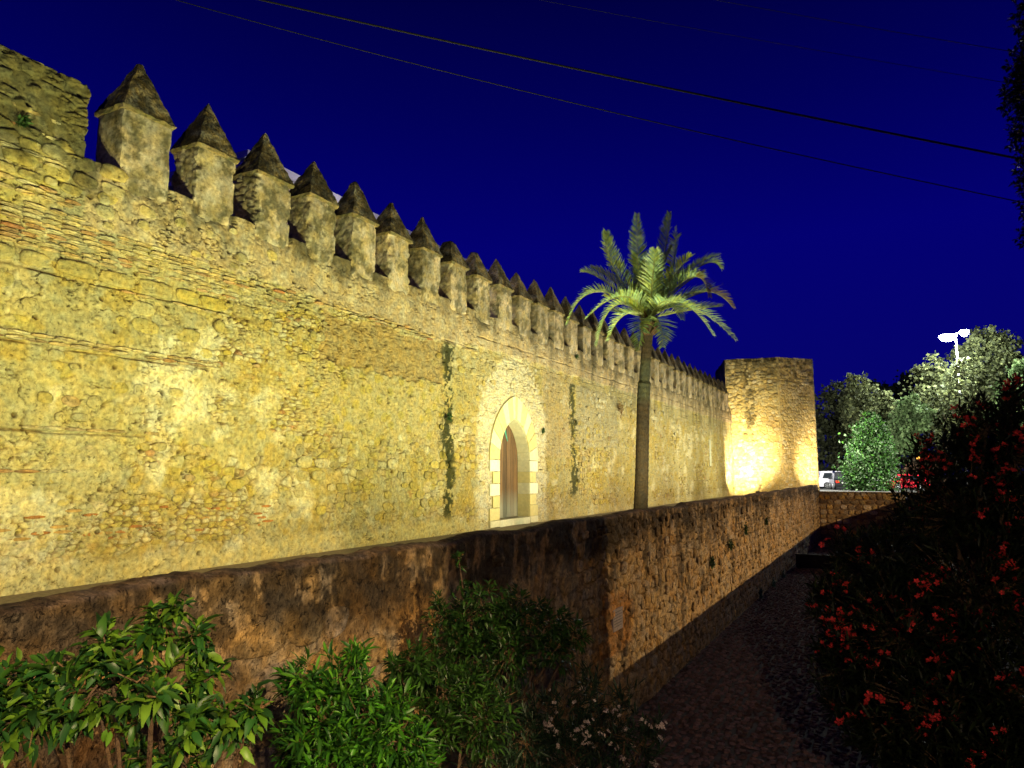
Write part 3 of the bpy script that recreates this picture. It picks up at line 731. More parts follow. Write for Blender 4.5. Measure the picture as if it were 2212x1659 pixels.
def arch_point(a, h, t):   # t 0..1 from spring to apex
    ang_h = h*math.sin(math.pi/2*t*0.999); return float(arch_half(ang_h, a, h)), SPR+ang_h
NV = 7
vc = ['y', 'p', 'y', 'y', 'p', 'y', 'p', 'y']
for side in (-1, 1):
    for k in range(NV):
        pts = []
        t0, t1 = k/NV, (k+1)/NV
        f_in = lambda t: arch_point(1.0, 1.30, t**1.05); f_out = lambda t: arch_point(1.64, 2.03, t**0.95)
        for t in (t0, (t0+t1)/2, t1): p = f_out(t); pts.append((sc_+side*p[0], p[1]))
        for t in (t1, (t0+t1)/2, t0): p = f_in(t); pts.append((sc_+side*p[0], p[1]))
        if side == -1: pts = pts[::-1]
        block(pts, WX-0.25, WX+0.028, D_COL[vc[k] if side == -1 else vc[(k+1) % 7]], 'voussoir', way)
        pi0 = f_in(t0); pi1 = f_in(t1)
        v = MB(); a0 = np.array([sc_+side*pi0[0], pi0[1]]); a1 = np.array([sc_+side*pi1[0], pi1[1]])
        n_ = np.array([side*(a1[1]-a0[1]), -side*(a1[0]-a0[0])*1.0]); n_ = n_/np.linalg.norm(n_)
        if n_[0]*side < 0: n_ = -n_
        g = (a1-a0)*0.012
        q = [a0+g-n_*0.012, a1-g-n_*0.012, a1-g+n_*0.08, a0+g+n_*0.08]
        vv = [(WX-0.008, p[0], p[1]) for p in q]+[(WX-DEP+0.01, p[0], p[1]) for p in q]
        oo = np.array([WX, a0[0], a0[1]])
        v.add(np.array(vv)-oo, [(0, 1, 2, 3), (7, 6, 5, 4), (0, 4, 5, 1), (1, 5, 6, 2), (2, 6, 7, 3), (3, 7, 4, 0)], np.array(D_COL['p'])*rng.uniform(0.85, 1.0))
        link('reveal_stone', v.mesh('reveal_stone', M_DRESSED), way, oo)
# threshold with a curved front edge
pts = []; nT = 14
for k in range(nT+1):
    u = -1+2*k/nT; pts.append((WX-0.02+0.10*(1-u*u)*-1.0+0.05, sc_+u*0.995))
vv = [(p[0], p[1], 0.0) for p in pts]+[(p[0], p[1], 0.20) for p in pts]+[(WX-0.6, sc_+1.0, 0.2), (WX-0.6, sc_-1.0, 0.2)]
ff = [(k, k+1, nT+2+k, nT+1+k) for k in range(nT)]+[tuple([nT+1+k for k in range(nT+1)]+[2*nT+2, 2*nT+3])]
link('threshold', make_mesh('threshold', np.array(vv)-np.array([WX, sc_, 0]), ff, M_DRESSED, (0.58, 0.56, 0.44)), way, (WX, sc_, 0))
# wooden door
def wood(name):
    m, nt, b = nmat(name); N = nt.nodes; L = nt.links
    g = N.new('ShaderNodeNewGeometry'); mp = N.new('ShaderNodeMapping'); mp.inputs['Scale'].default_value = (30, 30, 1.2)
    L.new(g.outputs['Position'], mp.inputs[0]); n1 = N.new('ShaderNodeTexNoise'); n1.inputs['Scale'].default_value = 1.0; n1.inputs['Detail'].default_value = 7; n1.inputs['Roughness'].default_value = 0.7
    L.new(mp.outputs[0], n1.inputs['Vector'])
    rp = N.new('ShaderNodeValToRGB'); E_ = rp.color_ramp.elements
    E_[0].position = 0.34; E_[0].color = (0.035, 0.020, 0.014, 1); E_[1].position = 0.68; E_[1].color = (0.26, 0.125, 0.035, 1)
    k = E_.new(0.5); k.color = (0.12, 0.055, 0.022, 1)
    L.new(n1.outputs['Fac'], rp.inputs[0])
    sp = N.new('ShaderNodeSeparateXYZ'); L.new(g.outputs['Position'], sp.inputs[0])
    ad = N.new('ShaderNodeMath'); ad.operation = 'MULTIPLY_ADD'; ad.inputs[1].default_value = 0.9; L.new(n1.outputs['Fac'], ad.inputs[0]); L.new(sp.outputs['Z'], ad.inputs[2])
    mr = N.new('ShaderNodeMapRange'); mr.inputs['From Min'].default_value = 0.95; mr.inputs['From Max'].default_value = 1.55; mr.inputs['To Min'].default_value = 0.85; mr.inputs['To Max'].default_value = 0.08
    L.new(ad.outputs[0], mr.inputs['Value'])
    mx = N.new('ShaderNodeMix'); mx.data_type = 'RGBA'; L.new(mr.outputs[0], mx.inputs['Factor']); L.new(rp.outputs[0], mx.inputs['A']); mx.inputs['B'].default_value = (0.25, 0.245, 0.21, 1)
    at_ = N.new('ShaderNodeAttribute'); at_.attribute_name = 'Col'
    m2 = N.new('ShaderNodeMix'); m2.data_type = 'RGBA'; m2.blend_type = 'MULTIPLY'; m2.inputs['Factor'].default_value = 1.0
    L.new(mx.outputs['Result'], m2.inputs['A']); L.new(at_.outputs['Color'], m2.inputs['B']); L.new(m2.outputs['Result'], b.inputs['Base Color'])
    bp = N.new('ShaderNodeBump'); bp.inputs['Strength'].default_value = 0.5; bp.inputs['Distance'].default_value = 0.01
    L.new(n1.outputs['Fac'], bp.inputs['Height']); L.new(bp.outputs[0], b.inputs['Normal']); b.inputs['Roughness'].default_value = 0.75
    return m
M_WOOD = wood('weathered_door_wood')
door = link('door', None, castle, (WX-DEP, sc_, 0))
bpy.data.objects.remove(door); del WLOC['door']
b = MB(); b.box((-0.12, -1.0, 0.21), (-0.06, 1.0, 3.3), (0.5, 0.5, 0.5))
door = link('door', b.mesh('door_backing', M_WOOD), castle, (WX-DEP, sc_, 0))
tone = [1.0, 0.8, 1.6, 1.3, 0.75, 1.1, 0.9, 1.2]
for k in range(8):
    a, c_ = -1.0+0.25*k, -1.0+0.25*(k+1); pts = [(a+0.006, 0.22), (c_-0.006, 0.22)]
    def hz(u): # arch height at offset u
        lo, hi = 0, 1.30
        for _ in range(24):
            m_ = (lo+hi)/2
            if float(arch_half(m_, 1.02, 1.32)) > abs(u): lo = m_
            else: hi = m_
        return SPR+lo
    for q in (1, 0.66, 0.33, 0): u = a+0.006+(c_-a-0.012)*q; pts.append((u, hz(u)))
    v = [(-0.06, p[0], p[1]) for p in pts]+[(0.0, p[0], p[1]) for p in pts]; n = len(pts)
    f = [tuple(n+i for i in range(n))]+[(i, (i+1) % n, n+(i+1) % n, n+i) for i in range(n)]
    o = np.array([WX-DEP+rng.uniform(-0.006, 0.004), sc_, 0])
    link('plank', make_mesh('plank', v, f, M_WOOD, (tone[k],)*3), door, o)
M_TEAL = plain('teal_paint', (0.03, 0.30, 0.25), 0.5)
b = MB(); b.add([(0.004, -0.03, 3.28), (0.004, 0.10, 3.10), (0.004, 0.30, 2.62), (0.004, 0.26, 2.60), (0.004, 0.02, 3.0)], [(0, 4, 3, 2, 1)]); b.add([(0.004, -0.08, 3.1), (0.004, -0.03, 3.26), (0.004, 0.0, 3.1), (0.004, -0.05, 2.95)], [(0, 3, 2, 1)])
link('painted_strap', b.mesh('painted_strap', M_TEAL), door, (WX-DEP+0.006, sc_, 0))

# ------------------------------------------------------------------ end tower
tower = thing('corner_tower', 'tall polygonal stone tower at the far right end of the lit wall', 'tower', (-8.9, 59, 0))
TP = [(-12.95, 61.68), (-10.79, 54.85), (-7.05, 55.35), (-4.9, 57.71), (-5.35, 61.2), (-7.4, 64.0), (-11, 64.5)]
def tower_field(s, z, seed):
    h = (fbm(s*2, z*2, seed, 4)-0.5)*0.05+(fbm(s*9, z*9, seed+1, 3)-0.5)*0.02
    f1, f2, idv = worley(s/0.36, z/0.26, seed+2); e = sst(0.03, 0.2, f2-f1)*(idv > 0.25)
    h = h+e*0.035+(idv-.5)*.02*e
    c = mix((0.50, 0.40, 0.19), (0.42, 0.32, 0.13), sst(0.4, 0.65, fbm(s, z, seed+5, 4)))
    c = mix(c, mix((0.52, 0.42, 0.18), (0.62, 0.55, 0.34), sst(0.4, 0.9, idv)), e*0.6)
    n = fbm(s*1.8, z*1.8, seed+7, 5)
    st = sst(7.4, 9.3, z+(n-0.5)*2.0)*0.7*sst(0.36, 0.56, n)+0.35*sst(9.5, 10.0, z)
    return h, c, st, n
for k in range(len(TP)):
    a = np.array(TP[k]); b2 = np.array(TP[(k+1) % len(TP)]); L = np.linalg.norm(b2-a); U2 = (b2-a)/L; Nn = np.array([U2[1], -U2[0]])
    if np.dot(Nn, (a+b2)/2-np.array([-8.9, 59.5])) < 0: Nn = -Nn
    fine = k in (1, 2); n1 = 110 if fine else 20; n2 = 260 if fine else 30
    A, B = np.meshgrid(np.linspace(0, L, n1), np.linspace(-0.05, 10.1, n2), indexing='ij')
    H, C, st, nn = tower_field(A, B, 700+k*31)
    if k == 1:
        wob = (vnoise(B*1.2, B*0, 741)-0.5)*0.35
        st = np.maximum(st, np.exp(-((A-1.55-wob)/0.30)**2)*sst(3.6, 5.8, B)*sst(0.33, 0.5, fbm(A*5, B*2, 745, 4))*0.9)
        st = np.maximum(st, np.exp(-((A-2.1-wob)/0.25)**2)*(1-sst(1.0, 3.2, B))*sst(0.4, 0.55, fbm(A*5, B*3, 747, 4))*0.8)
        C = mix(C, (0.30, 0.19, 0.07), 0.55*np.exp(-((A-3.2)/0.8)**2-((B-5.3)/0.8)**2))
    if k == 2: st = st*0.6; C = C*np.array([1.12, 1.08, 1.1])  # lit-face contrast at the corner put into the colour, plus less stain
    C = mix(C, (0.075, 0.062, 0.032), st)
    Hh = H*sst(0, 0.15, A)*(1-sst(L-0.15, L, A))
    tj = (fbm(A*2+k*5, A*0, 760, 3)-0.5)*0.07*sst(9.5, 10.1, B)
    bat = 0.012*(10.1-B)
    P = np.stack([a[0]+U2[0]*A+Nn[0]*(Hh), a[1]+U2[1]*A+Nn[1]*(Hh), B+tj], -1)
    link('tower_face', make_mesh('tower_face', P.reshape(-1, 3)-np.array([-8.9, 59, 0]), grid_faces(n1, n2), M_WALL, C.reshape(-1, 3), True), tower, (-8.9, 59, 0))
b = MB(); b.add([(p[0]+8.9, p[1]-59, 10.0) for p in TP], [tuple(range(len(TP)))], (0.2, 0.17, 0.1)); link('tower_top', b.mesh('tower_top', M_WALL), tower, (-8.9, 59, 0))
tb = MB()
for k in (1, 2):
    a = np.array(TP[k]); b2 = np.array(TP[(k+1) % len(TP)]); L = np.linalg.norm(b2-a); U2 = (b2-a)/L; Nn = np.array([U2[1], -U2[0]])
    U3 = np.array([U2[0], U2[1], 0]); N3 = np.array([Nn[0], Nn[1], 0]) if np.dot(Nn, (a+b2)/2-np.array([-8.9, 59.5])) > 0 else -np.array([Nn[0], Nn[1], 0])
    z = 0.1
    while z < 10:
        h = rng.uniform(0.16, 0.3); s = rng.uniform(0, 0.2)
        while s < L-0.3:
            w = h*rng.uniform(0.8, 1.5)
            if rng.random() < 0.42 and s+w < L-0.03:
                v, f = stone_shape(w, h*0.9, 0.025, rng, 8, 3, 0.1)
                if N3 @ np.cross(U3, (0, 0, 1)) < 0: f = [tuple(q[::-1]) for q in f]
                c = np.array(pick(rng, [((0.55, 0.44, 0.19), 3), ((0.46, 0.35, 0.14), 3), ((0.66, 0.59, 0.40), 1)]))
                dk = float(sst(7.6, 9.6, np.array(z+rng.uniform(-1, 1))))*0.75
                if k == 1 and abs(s-1.5) < 0.4 and 4 < z < 8: dk = 0.7
                c = c*(1-dk)+np.array((0.075, 0.062, 0.032))*dk
                tb.add(place(v, np.array([a[0], a[1], 0])+U3*(s+w/2)+np.array([0, 0, z+h/2])+N3*0.02, U3, N3)-np.array([-8.9, 59, 0]), f, c)
            s += w+0.03
        z += h+0.02
link('tower_stones', tb.mesh('tower_stones', M_WALL, True), tower, (-8.9, 59, 0), kind='stuff')

# ------------------------------------------------------------------ low channel wall
low = thing('channel_wall', 'low dark lichen stained retaining wall between the lit terrace and the sunken channel', 'retaining wall', (LX, 25, FLOOR))
LT = 0.85
def low_stain(s, z):
    n = fbm(s*1.5, z*1.5, 801, 5); n2 = fbm(s*7, z*3.0, 805, 4); drip = fbm(s*5, z*0.7, 809, 3)
    depth = 0.35+0.55*fbm(s*0.5, s*0, 811, 3)+0.45*np.exp(-((s-8.5)/3.0)**2)+0.35*(drip-0.5)-0.25*(1-sst(3, 5, s))
    a = sst(LT-depth-0.15, LT-depth*0.45, z+(n-0.5)*0.5)
    a = a*(0.30+0.70*sst(0.40, 0.50, n2*0.6+n*0.4)); a = np.maximum(a, (1-sst(7, 9, s))*0.85*sst(0.50, 0.56, fbm(s*9, z*7, 815, 4)*0.6+fbm(s*2, z*2, 816, 3)*0.4)*sst(-0.1, 0.5, z))
    b_ = np.maximum(0.6*sst(0.56, 0.68, n)*sst(-1.2, 0.3, z), 0.85*sst(10.5, 12, s)*sst(0.49, 0.62, fbm(s*3.5, z*0.8, 861, 5)*0.6+fbm(s*9, z*5, 862, 3)*0.4+0.04*z))
    mid = 0.55*np.exp(-((s-9.2)/2.3)**2)*sst(0.34, 0.56, n2)
    return np.clip(np.maximum(np.maximum(a, b_), mid), 0, 1)
def low_field(s, z):
    s = np.asarray(s, float); z = np.asarray(z, float)
    h = (fbm(s*1.2, z*1.2, 820, 3)-0.5)*0.05+(fbm(s*5, z*5, 821, 4)-0.5)*0.035+(fbm(s*22, z*22, 822, 3)-0.5)*0.012
    f1, f2, idv = worley(s/0.30, z/0.22, 830); e = sst(0.02, 0.22, f2-f1)
    k = 0.25+0.75*sst(9.5, 12, s); k = k*sst(0.25, 0.5, vnoise(s*1.4, z*1.4, 833)+0.25*sst(10, 14, s))
    h = h+k*(e*0.045-0.02+(idv-0.5)*0.03*e)
    n = fbm(s*1.4, z*1.4, 840, 4)
    c = mix((0.38, 0.265, 0.14), (0.47, 0.37, 0.22), sst(0.4, 0.65, n)); c = mix(c, (0.44, 0.26, 0.09), sst(0.52, 0.66, fbm(s*1.1, z*1.3, 841, 4))*0.7)
    c = mix(c, mix((0.46, 0.33, 0.15), (0.50, 0.42, 0.30), idv), k*e*0.6); c = mix(c, (0.10, 0.065, 0.035), k*(1-e)*0.7)
    c = mix(c, (0.40, 0.20, 0.06), region(s, z, 11.4, 13.0, -1.5, -0.45, 0.08, 845, 0.2)*0.8)
    return h, c
def low_weather(c, s, z): return mix(c, (0.030, 0.024, 0.016), low_stain(s, z)*0.90)
S = steps(0.3, 50.9, 4.40, 0.95, smin=2.2); Zr = np.concatenate([np.linspace(FLOOR-0.05, -0.4, 110), np.linspace(-0.38, LT-0.04, 100)])
SS, ZZ = np.meshgrid(S, Zr, indexing='ij'); H, C = low_field(SS, ZZ); C = low_weather(C, SS, ZZ)
tj = (fbm(S*0.9, S*0, 850, 4)-0.5)*0.11+(fbm(S*5, S*0, 851, 3)-0.5)*0.02
P = np.stack([LX+H+0.035*sst(0.7, LT, ZZ)*0, SS, ZZ+tj[:, None]*sst(0.2, LT, ZZ)], -1)
rows = [(-0.015, LT-0.012), (-0.05, LT+0.004), (-0.12, LT+0.012), (-0.20, LT+0.010), (-0.27, LT-0.01), (-0.30, LT-0.06), (-0.31, LT-0.3), (-0.31, 0.0)]
EX = []; EC = []
for k, (dx, zt) in enumerate(rows):
    r2 = (fbm(S*9, S*0+k*0.7, 855, 3)-0.5)*0.03
    EX.append(np.stack([np.full(len(S), LX+dx)+(H[:, -1]*(1-k/8)), S, zt+tj+(r2 if k < 5 else 0)], -1)[:, None, :])
    EC.append(mix((0.155, 0.115, 0.085), (0.075, 0.055, 0.04), sst(0.4, 0.6, fbm(S*4, S*0+k*0.6, 857, 4)))[:, None, :])
P = np.concatenate([P]+EX, 1); C = np.concatenate([C]+EC, 1)
O_ = np.array([LX, 25, FLOOR])
link('wall_face', make_mesh('channel_wall_face', P.reshape(-1, 3)-O_, grid_faces(*P.shape[:2]), M_LOW, C.reshape(-1, 3), True), low, O_)
LPAL = [((0.45, 0.33, 0.15), 3), ((0.36, 0.26, 0.14), 3), ((0.52, 0.43, 0.30), 2.0), ((0.22, 0.15, 0.09), 2.5), ((0.47, 0.29, 0.09), 1.6), ((0.55, 0.48, 0.38), 0.7), ((0.30, 0.22, 0.13), 2)]
stones = []
rng = random.Random(21)
def rub2(s0, s1, z0, z1, hmin, hmax, wk, prob, proud, jit=0.1, gap=0.03):
    rubble(s0, s1, z0, z1, hmin, hmax, wk, prob, proud, 3.2, jit, LPAL, gap)
rub2(2.2, 10.5, -1.5, 0.62, 0.16, 0.34, 1.3, 0.38, 0.02)
rub2(10.5, 30, -2.6, 0.7, 0.14, 0.30, 1.0, 0.60, 0.026, 0.16)
rub2(30, 50.6, -2.6, 0.7, 0.17, 0.27, 1.2, 0.60, 0.026)
vis_size_old = vis_size
def vis_size(s, z, w, h):
    Z = 0.885*s+2.05; hid = 0.15 if (s < 9 and z < 0.2-0.2*(s-2)) else 1.0
    return hid*w*h*4.4/Z**3
build_stones(stones, LX, low_field, low_weather, low, M_LOW, {'stone': 298}, 'small_stones', None, lambda s, z, w: 11.75 < s < 12.6 and -1.3 < z < -0.5)
# inscribed plaque
b = MB(); b.box((0.0, -0.24, -0.18), (0.035, 0.24, 0.18), (0.25, 0.22, 0.23))
pq = link('plaque', b.mesh('plaque', masonry('grey_slate_plaque', bump=0.2, mottled=0.2)), low, (LX+0.02, 12.16, -0.90))
b = MB()
for r in range(6):
    y = -0.2
    while y < 0.18:
        w = rng.uniform(0.02, 0.06); b.box((0.0352, y, 0.12-r*0.047), (0.0358, min(y+w, 0.2), 0.135-r*0.047), (0.05, 0.045, 0.05)); y += w+0.015
link('engraved_lines', b.mesh('engraved_lines', M_METAL), pq, (LX+0.02, 12.16, -0.90))

# wall across the far end of the channel
endw = thing('channel_end_wall', 'rough stone wall closing the far end of the sunken channel', 'retaining wall', (-0.5, 51.0, FLOOR))
A, B = np.meshgrid(np.linspace(-4.6, 3.6, 110), np.linspace(FLOOR-0.05, 0.38, 50), indexing='ij')
H = (fbm(A*3, B*3, 870, 4)-0.5)*0.06; C = mix((0.20, 0.135, 0.08), (0.30, 0.22, 0.13), sst(0.4, 0.6, fbm(A*2, B*2, 871, 4)))
P = np.stack([A, 51.0-H, B], -1)
bk = P[:, -1:, :].copy(); bk[..., 1] += 0.5; P = np.concatenate([P, bk], 1); C = np.concatenate([C, C[:, -1:, :]*0.8], 1)
oe = np.array([-0.5, 51.0, FLOOR]); link('wall_face', make_mesh('end_wall_face', P.reshape(-1, 3)-oe, grid_faces(*P.shape[:2])[:, ::-1], M_LOW, C.reshape(-1, 3), True), endw, oe)
z = FLOOR+0.02
UXX = np.array([1.0, 0, 0]); NYY = np.array([0, -1.0, 0])
while z < 0.3:
    h = rng.uniform(0.22, 0.32); x = -4.35
    while x < 0.6:
        w = rng.uniform(0.25, 0.5); v, f = stone_shape(w, h, 0.05, rng, 10, 3.4, 0.08); o = np.array([x+w/2, 50.98, min(z+h/2, 0.24)])
        cdk = float(sst(0.35, -0.2, np.array(z)))*0.0
        link('stone', make_mesh('stone', place(v, np.zeros(3), UXX, NYY), f, M_LOW, pick(rng, LPAL)*(0.75 if z > -0.4 else 0.95), True), endw, o)
        x += w+0.05
    z += h+0.045
b = MB(); b.box((-4.4, -0.3, 0.0), (3.5, 0.35, 0.05), (0.3, 0.26, 0.2)); link('coping', b.mesh('coping', M_LOW), endw, (0, 51.15, 0.37))

# ------------------------------------------------------------------ grounds
def sheet(name, x0, x1, y0, y1, z, mat, n=2):
    A, B = np.meshgrid(np.linspace(x0, x1, n), np.linspace(y0, y1, n), indexing='ij')
    me = make_mesh(name, np.stack([A, B, A*0+z], -1).reshape(-1, 3), grid_faces(n, n), mat)
    return link(name, me, None, (0, 0, 0), kind='structure')
M_EARTH = plain('channel_earth', (0.035, 0.024, 0.022), 0.9, scale=6, noise=0.5)
M_PAVE = plain('terrace_gravel', (0.24, 0.20, 0.12), 0.95, scale=15, noise=0.3)
sheet('channel_floor', LX-0.1, 3.3, -4, 51.2, FLOOR, M_EARTH, 30)
sheet('terrace', -11.0, LX-0.3, -6, 66, 0.0, M_PAVE, 10)
sheet('far_ground', -400, 400, 51.4, 700, -0.004, M_GROUND, 4)
sheet('street', 3.6, 60, -30, 51.4, 0.0, M_GROUND, 4)
sheet('ground_behind_wall', -400, WX-0.7, -60, 51.4, -0.012, M_GROUND, 4)
# street side of the channel
sw = thing('street_parapet', 'stone parapet along the street side of the sunken channel', 'retaining wall', (3.4, 25, FLOOR))
b = MB(); b.box((0, -29, 0), (0.3, 26, 3.6), (0.30, 0.22, 0.13)); link('parapet_body', b.mesh('parapet_body', M_LOW), sw, (3.3, 25, FLOOR))
b = MB(); b.box((-0.04, -29, 0), (0.34, 26, 0.08), (0.36, 0.3, 0.2)); link('coping', b.mesh('coping', M_LOW), sw, (3.3, 25, FLOOR+3.603))

# cobbles
def scatter(tv, tf, M, pos, tc=None):
    """instances of a template; M (N,3,3), pos (N,3) -> verts, faces"""
    N = len(pos); v = np.einsum('nij,vj->nvi', M, tv)+pos[:, None, :]
    f = (np.arange(N)[:, None, None]*len(tv)+tf[None]).reshape(-1, tf.shape[1])
    return v.reshape(-1, 3), f
nr = np.random.default_rng(3)
k6 = np.arange(6)*math.pi/3
tv = np.concatenate([np.stack([np.cos(k6), np.sin(k6), 0*k6-0.3], -1), np.stack([0.85*np.cos(k6), 0.85*np.sin(k6), 0*k6+0.55], -1), [[0, 0, 0.85]]])
tf = np.array([[k, (k+1) % 6, 6+(k+1) % 6, 6+k] for k in range(6)]+[[6+k, 6+(k+1) % 6, 12, 12] for k in range(6)])
tf3 = np.array([t for k in range(6) for t in ([k, (k+1) % 6, 6+(k+1) % 6], [k, 6+(k+1) % 6, 6+k], [6+k, 6+(k+1) % 6, 12])])
gx, gy = np.meshgrid(np.arange(LX+0.1, 1.7, 0.135), np.arange(8.0, 50.5, 0.125), indexing='ij')
gx = gx.ravel()+nr.uniform(-0.035, 0.035, gx.size); gy = gy.ravel()+nr.uniform(-0.035, 0.035, gy.size)+0.06*((gx*7).astype(int) % 2)
N = len(gx); an = nr.uniform(0, 6.28, N); rx = nr.uniform(0.05, 0.075, N); ry = nr.uniform(0.038, 0.06, N); rz = nr.uniform(0.02, 0.05, N)
Mx = np.zeros((N, 3, 3)); Mx[:, 0, 0] = np.cos(an)*rx; Mx[:, 0, 1] = -np.sin(an)*ry; Mx[:, 1, 0] = np.sin(an)*rx; Mx[:, 1, 1] = np.cos(an)*ry; Mx[:, 2, 2] = rz
Mx[:, 2, 0] = nr.uniform(-0.012, 0.012, N); Mx[:, 2, 1] = nr.uniform(-0.012, 0.012, N)
v, f = scatter(tv, tf3, Mx, np.stack([gx, gy, np.full(N, FLOOR+0.005)], -1))
cb = np.repeat(np.array([0.125, 0.082, 0.090])*nr.uniform(0.5, 1.5, (N, 1)), len(tv), 0)
link('cobbles', make_mesh('cobbles', v, f, M_COBBLE, cb), None, (0, 0, 0), kind='stuff', label='dull purple grey cobbles covering the channel floor', category='cobbles')

# dark slab standing across the channel
slab = thing('channel_barrier', 'flat black barrier board standing on the cobbles across the channel', 'barrier', (-1.5, 35.6, FLOOR))
b = MB(); b.box((-2.65, -0.06, 0.05), (3.0, 0.06, 0.62), (0.02, 0.02, 0.02)); link('board', b.mesh('barrier_board', plain('black_board', (0.006, 0.006, 0.006), 0.8)), slab, (-1.5, 35.6, FLOOR))
b = MB(); b.box((-2.67, -0.1, 0.6), (3.0, 0.1, 0.66)); link('rail', b.mesh('barrier_rail', M_CABLE), slab, (-1.5, 35.6, FLOOR))
for xx in (-2.4, 0.0, 2.6):
    b = MB(); b.box((-0.05, -0.05, -0.02), (0.05, 0.05, 0.6)); link('post', b.mesh('barrier_post', M_CABLE), slab, (-1.5+xx, 35.74, FLOOR))

# ------------------------------------------------------------------ building behind the wall
house = thing('rooftop_building', 'pale building with white roof rails seen between the merlon tips', 'building', (-19, 21, 0))
M_STUC = plain('pinkish_stucco', (0.40, 0.28, 0.22), 0.9); M_WHITE = plain('white_fascia', (0.75, 0.74, 0.76), 0.5, noise=0.04)
b = MB(); b.box((-4, -7.0, 0), (3.0, 8, 10.15)); link('wall', b.mesh('house_wall', M_STUC), house, (-19, 21, 0))
for z0, z1 in ((10.62, 10.82), (10.36, 10.50)):
    b = MB(); b.box((-4.2, -7.2, z0), (3.15, 8.2, z1)); link('roof_rail', b.mesh('roof_rail', M_WHITE), house, (-19, 21, 0))
b = MB(); b.box((-3.9, -6.9, 10.15), (2.9, 7.9, 10.62)); link('roof_edge', b.mesh('roof_edge', M_STUC), house, (-19, 21, 0))
lm = bpy.data.lights.new('added_rail_light', 'POINT'); lm.energy = 260; lm.color = (0.95, 0.86, 1.0); lm.shadow_soft_size = 0.1
b = MB(); b.tube([(0, 0, -0.2), (0, 0, 0.2)], 0.12, 8); link('added_rail_lamp', b.mesh('added_rail_lamp', M_LENS), house, (-13.4, 17.2, 8.4)); link('added_rail_light', lm, house, (-13.6, 17.2, 8.75))  # unseen lamp added to brighten the white roof rails
# unseen house added on the street side to shade part of the channel wall
sh = thing('added_shade_house', 'unseen plastered block added on the right to shade the channel wall', 'house', (6.5, 8.5, 0))
b = MB(); b.box((-2.4, -9.2, 0), (4, 9.6, 7.5)); link('wall', b.mesh('added_shade_house_wall', M_STUC), sh, (6.5, 8.5, 0))
b = MB(); b.box((-2.7, -9.5, 7.503), (4.3, 9.9, 7.8)); link('roof', b.mesh('added_shade_house_roof', M_STUC), sh, (6.5, 8.5, 0))
for y in (-4.5, -1, 2.5, 6):
    b = MB(); b.box((-2.43, y, 1.2), (-2.38, y+1.1, 2.7)); link('window', b.mesh('window', plain('dark_pane', (0.02, 0.02, 0.03), 0.1)), sh, (6.5, 8.5, 0))

# ------------------------------------------------------------------ foliage
def leaf_template(w=0.32, droop=0.25, fold=0.12):
    v = np.array([(0, 0, 0), (-w/2*0.85, 0.32, fold*w), (0, 0.34, -0.05*droop), (w/2*0.85, 0.32, fold*w), (-w/2*0.8, 0.68, fold*w-droop*0.4), (0, 0.70, -droop*0.45), (w/2*0.8, 0.68, fold*w-droop*0.4), (0, 1.0, -droop)])
    f = np.array([(0, 2, 1), (0, 3, 2), (1, 2, 5), (1, 5, 4), (2, 3, 6), (2, 6, 5), (4, 5, 7), (5, 6, 7)])
    return v, f
def frames(dirs, size, rngn, roll=0.6):
    """matrices whose Y axis follows dirs and whose Z is close to up"""
    d = dirs/np.linalg.norm(dirs, axis=1, keepdims=True)
    up = np.array([0, 0, 1.0])+rngn.normal(0, roll, (len(d), 3)); x = np.cross(d, up); x /= np.linalg.norm(x, axis=1, keepdims=True)+1e-9
    z = np.cross(x, d); return np.stack([x, d, z], -1)*size[:, None, None]
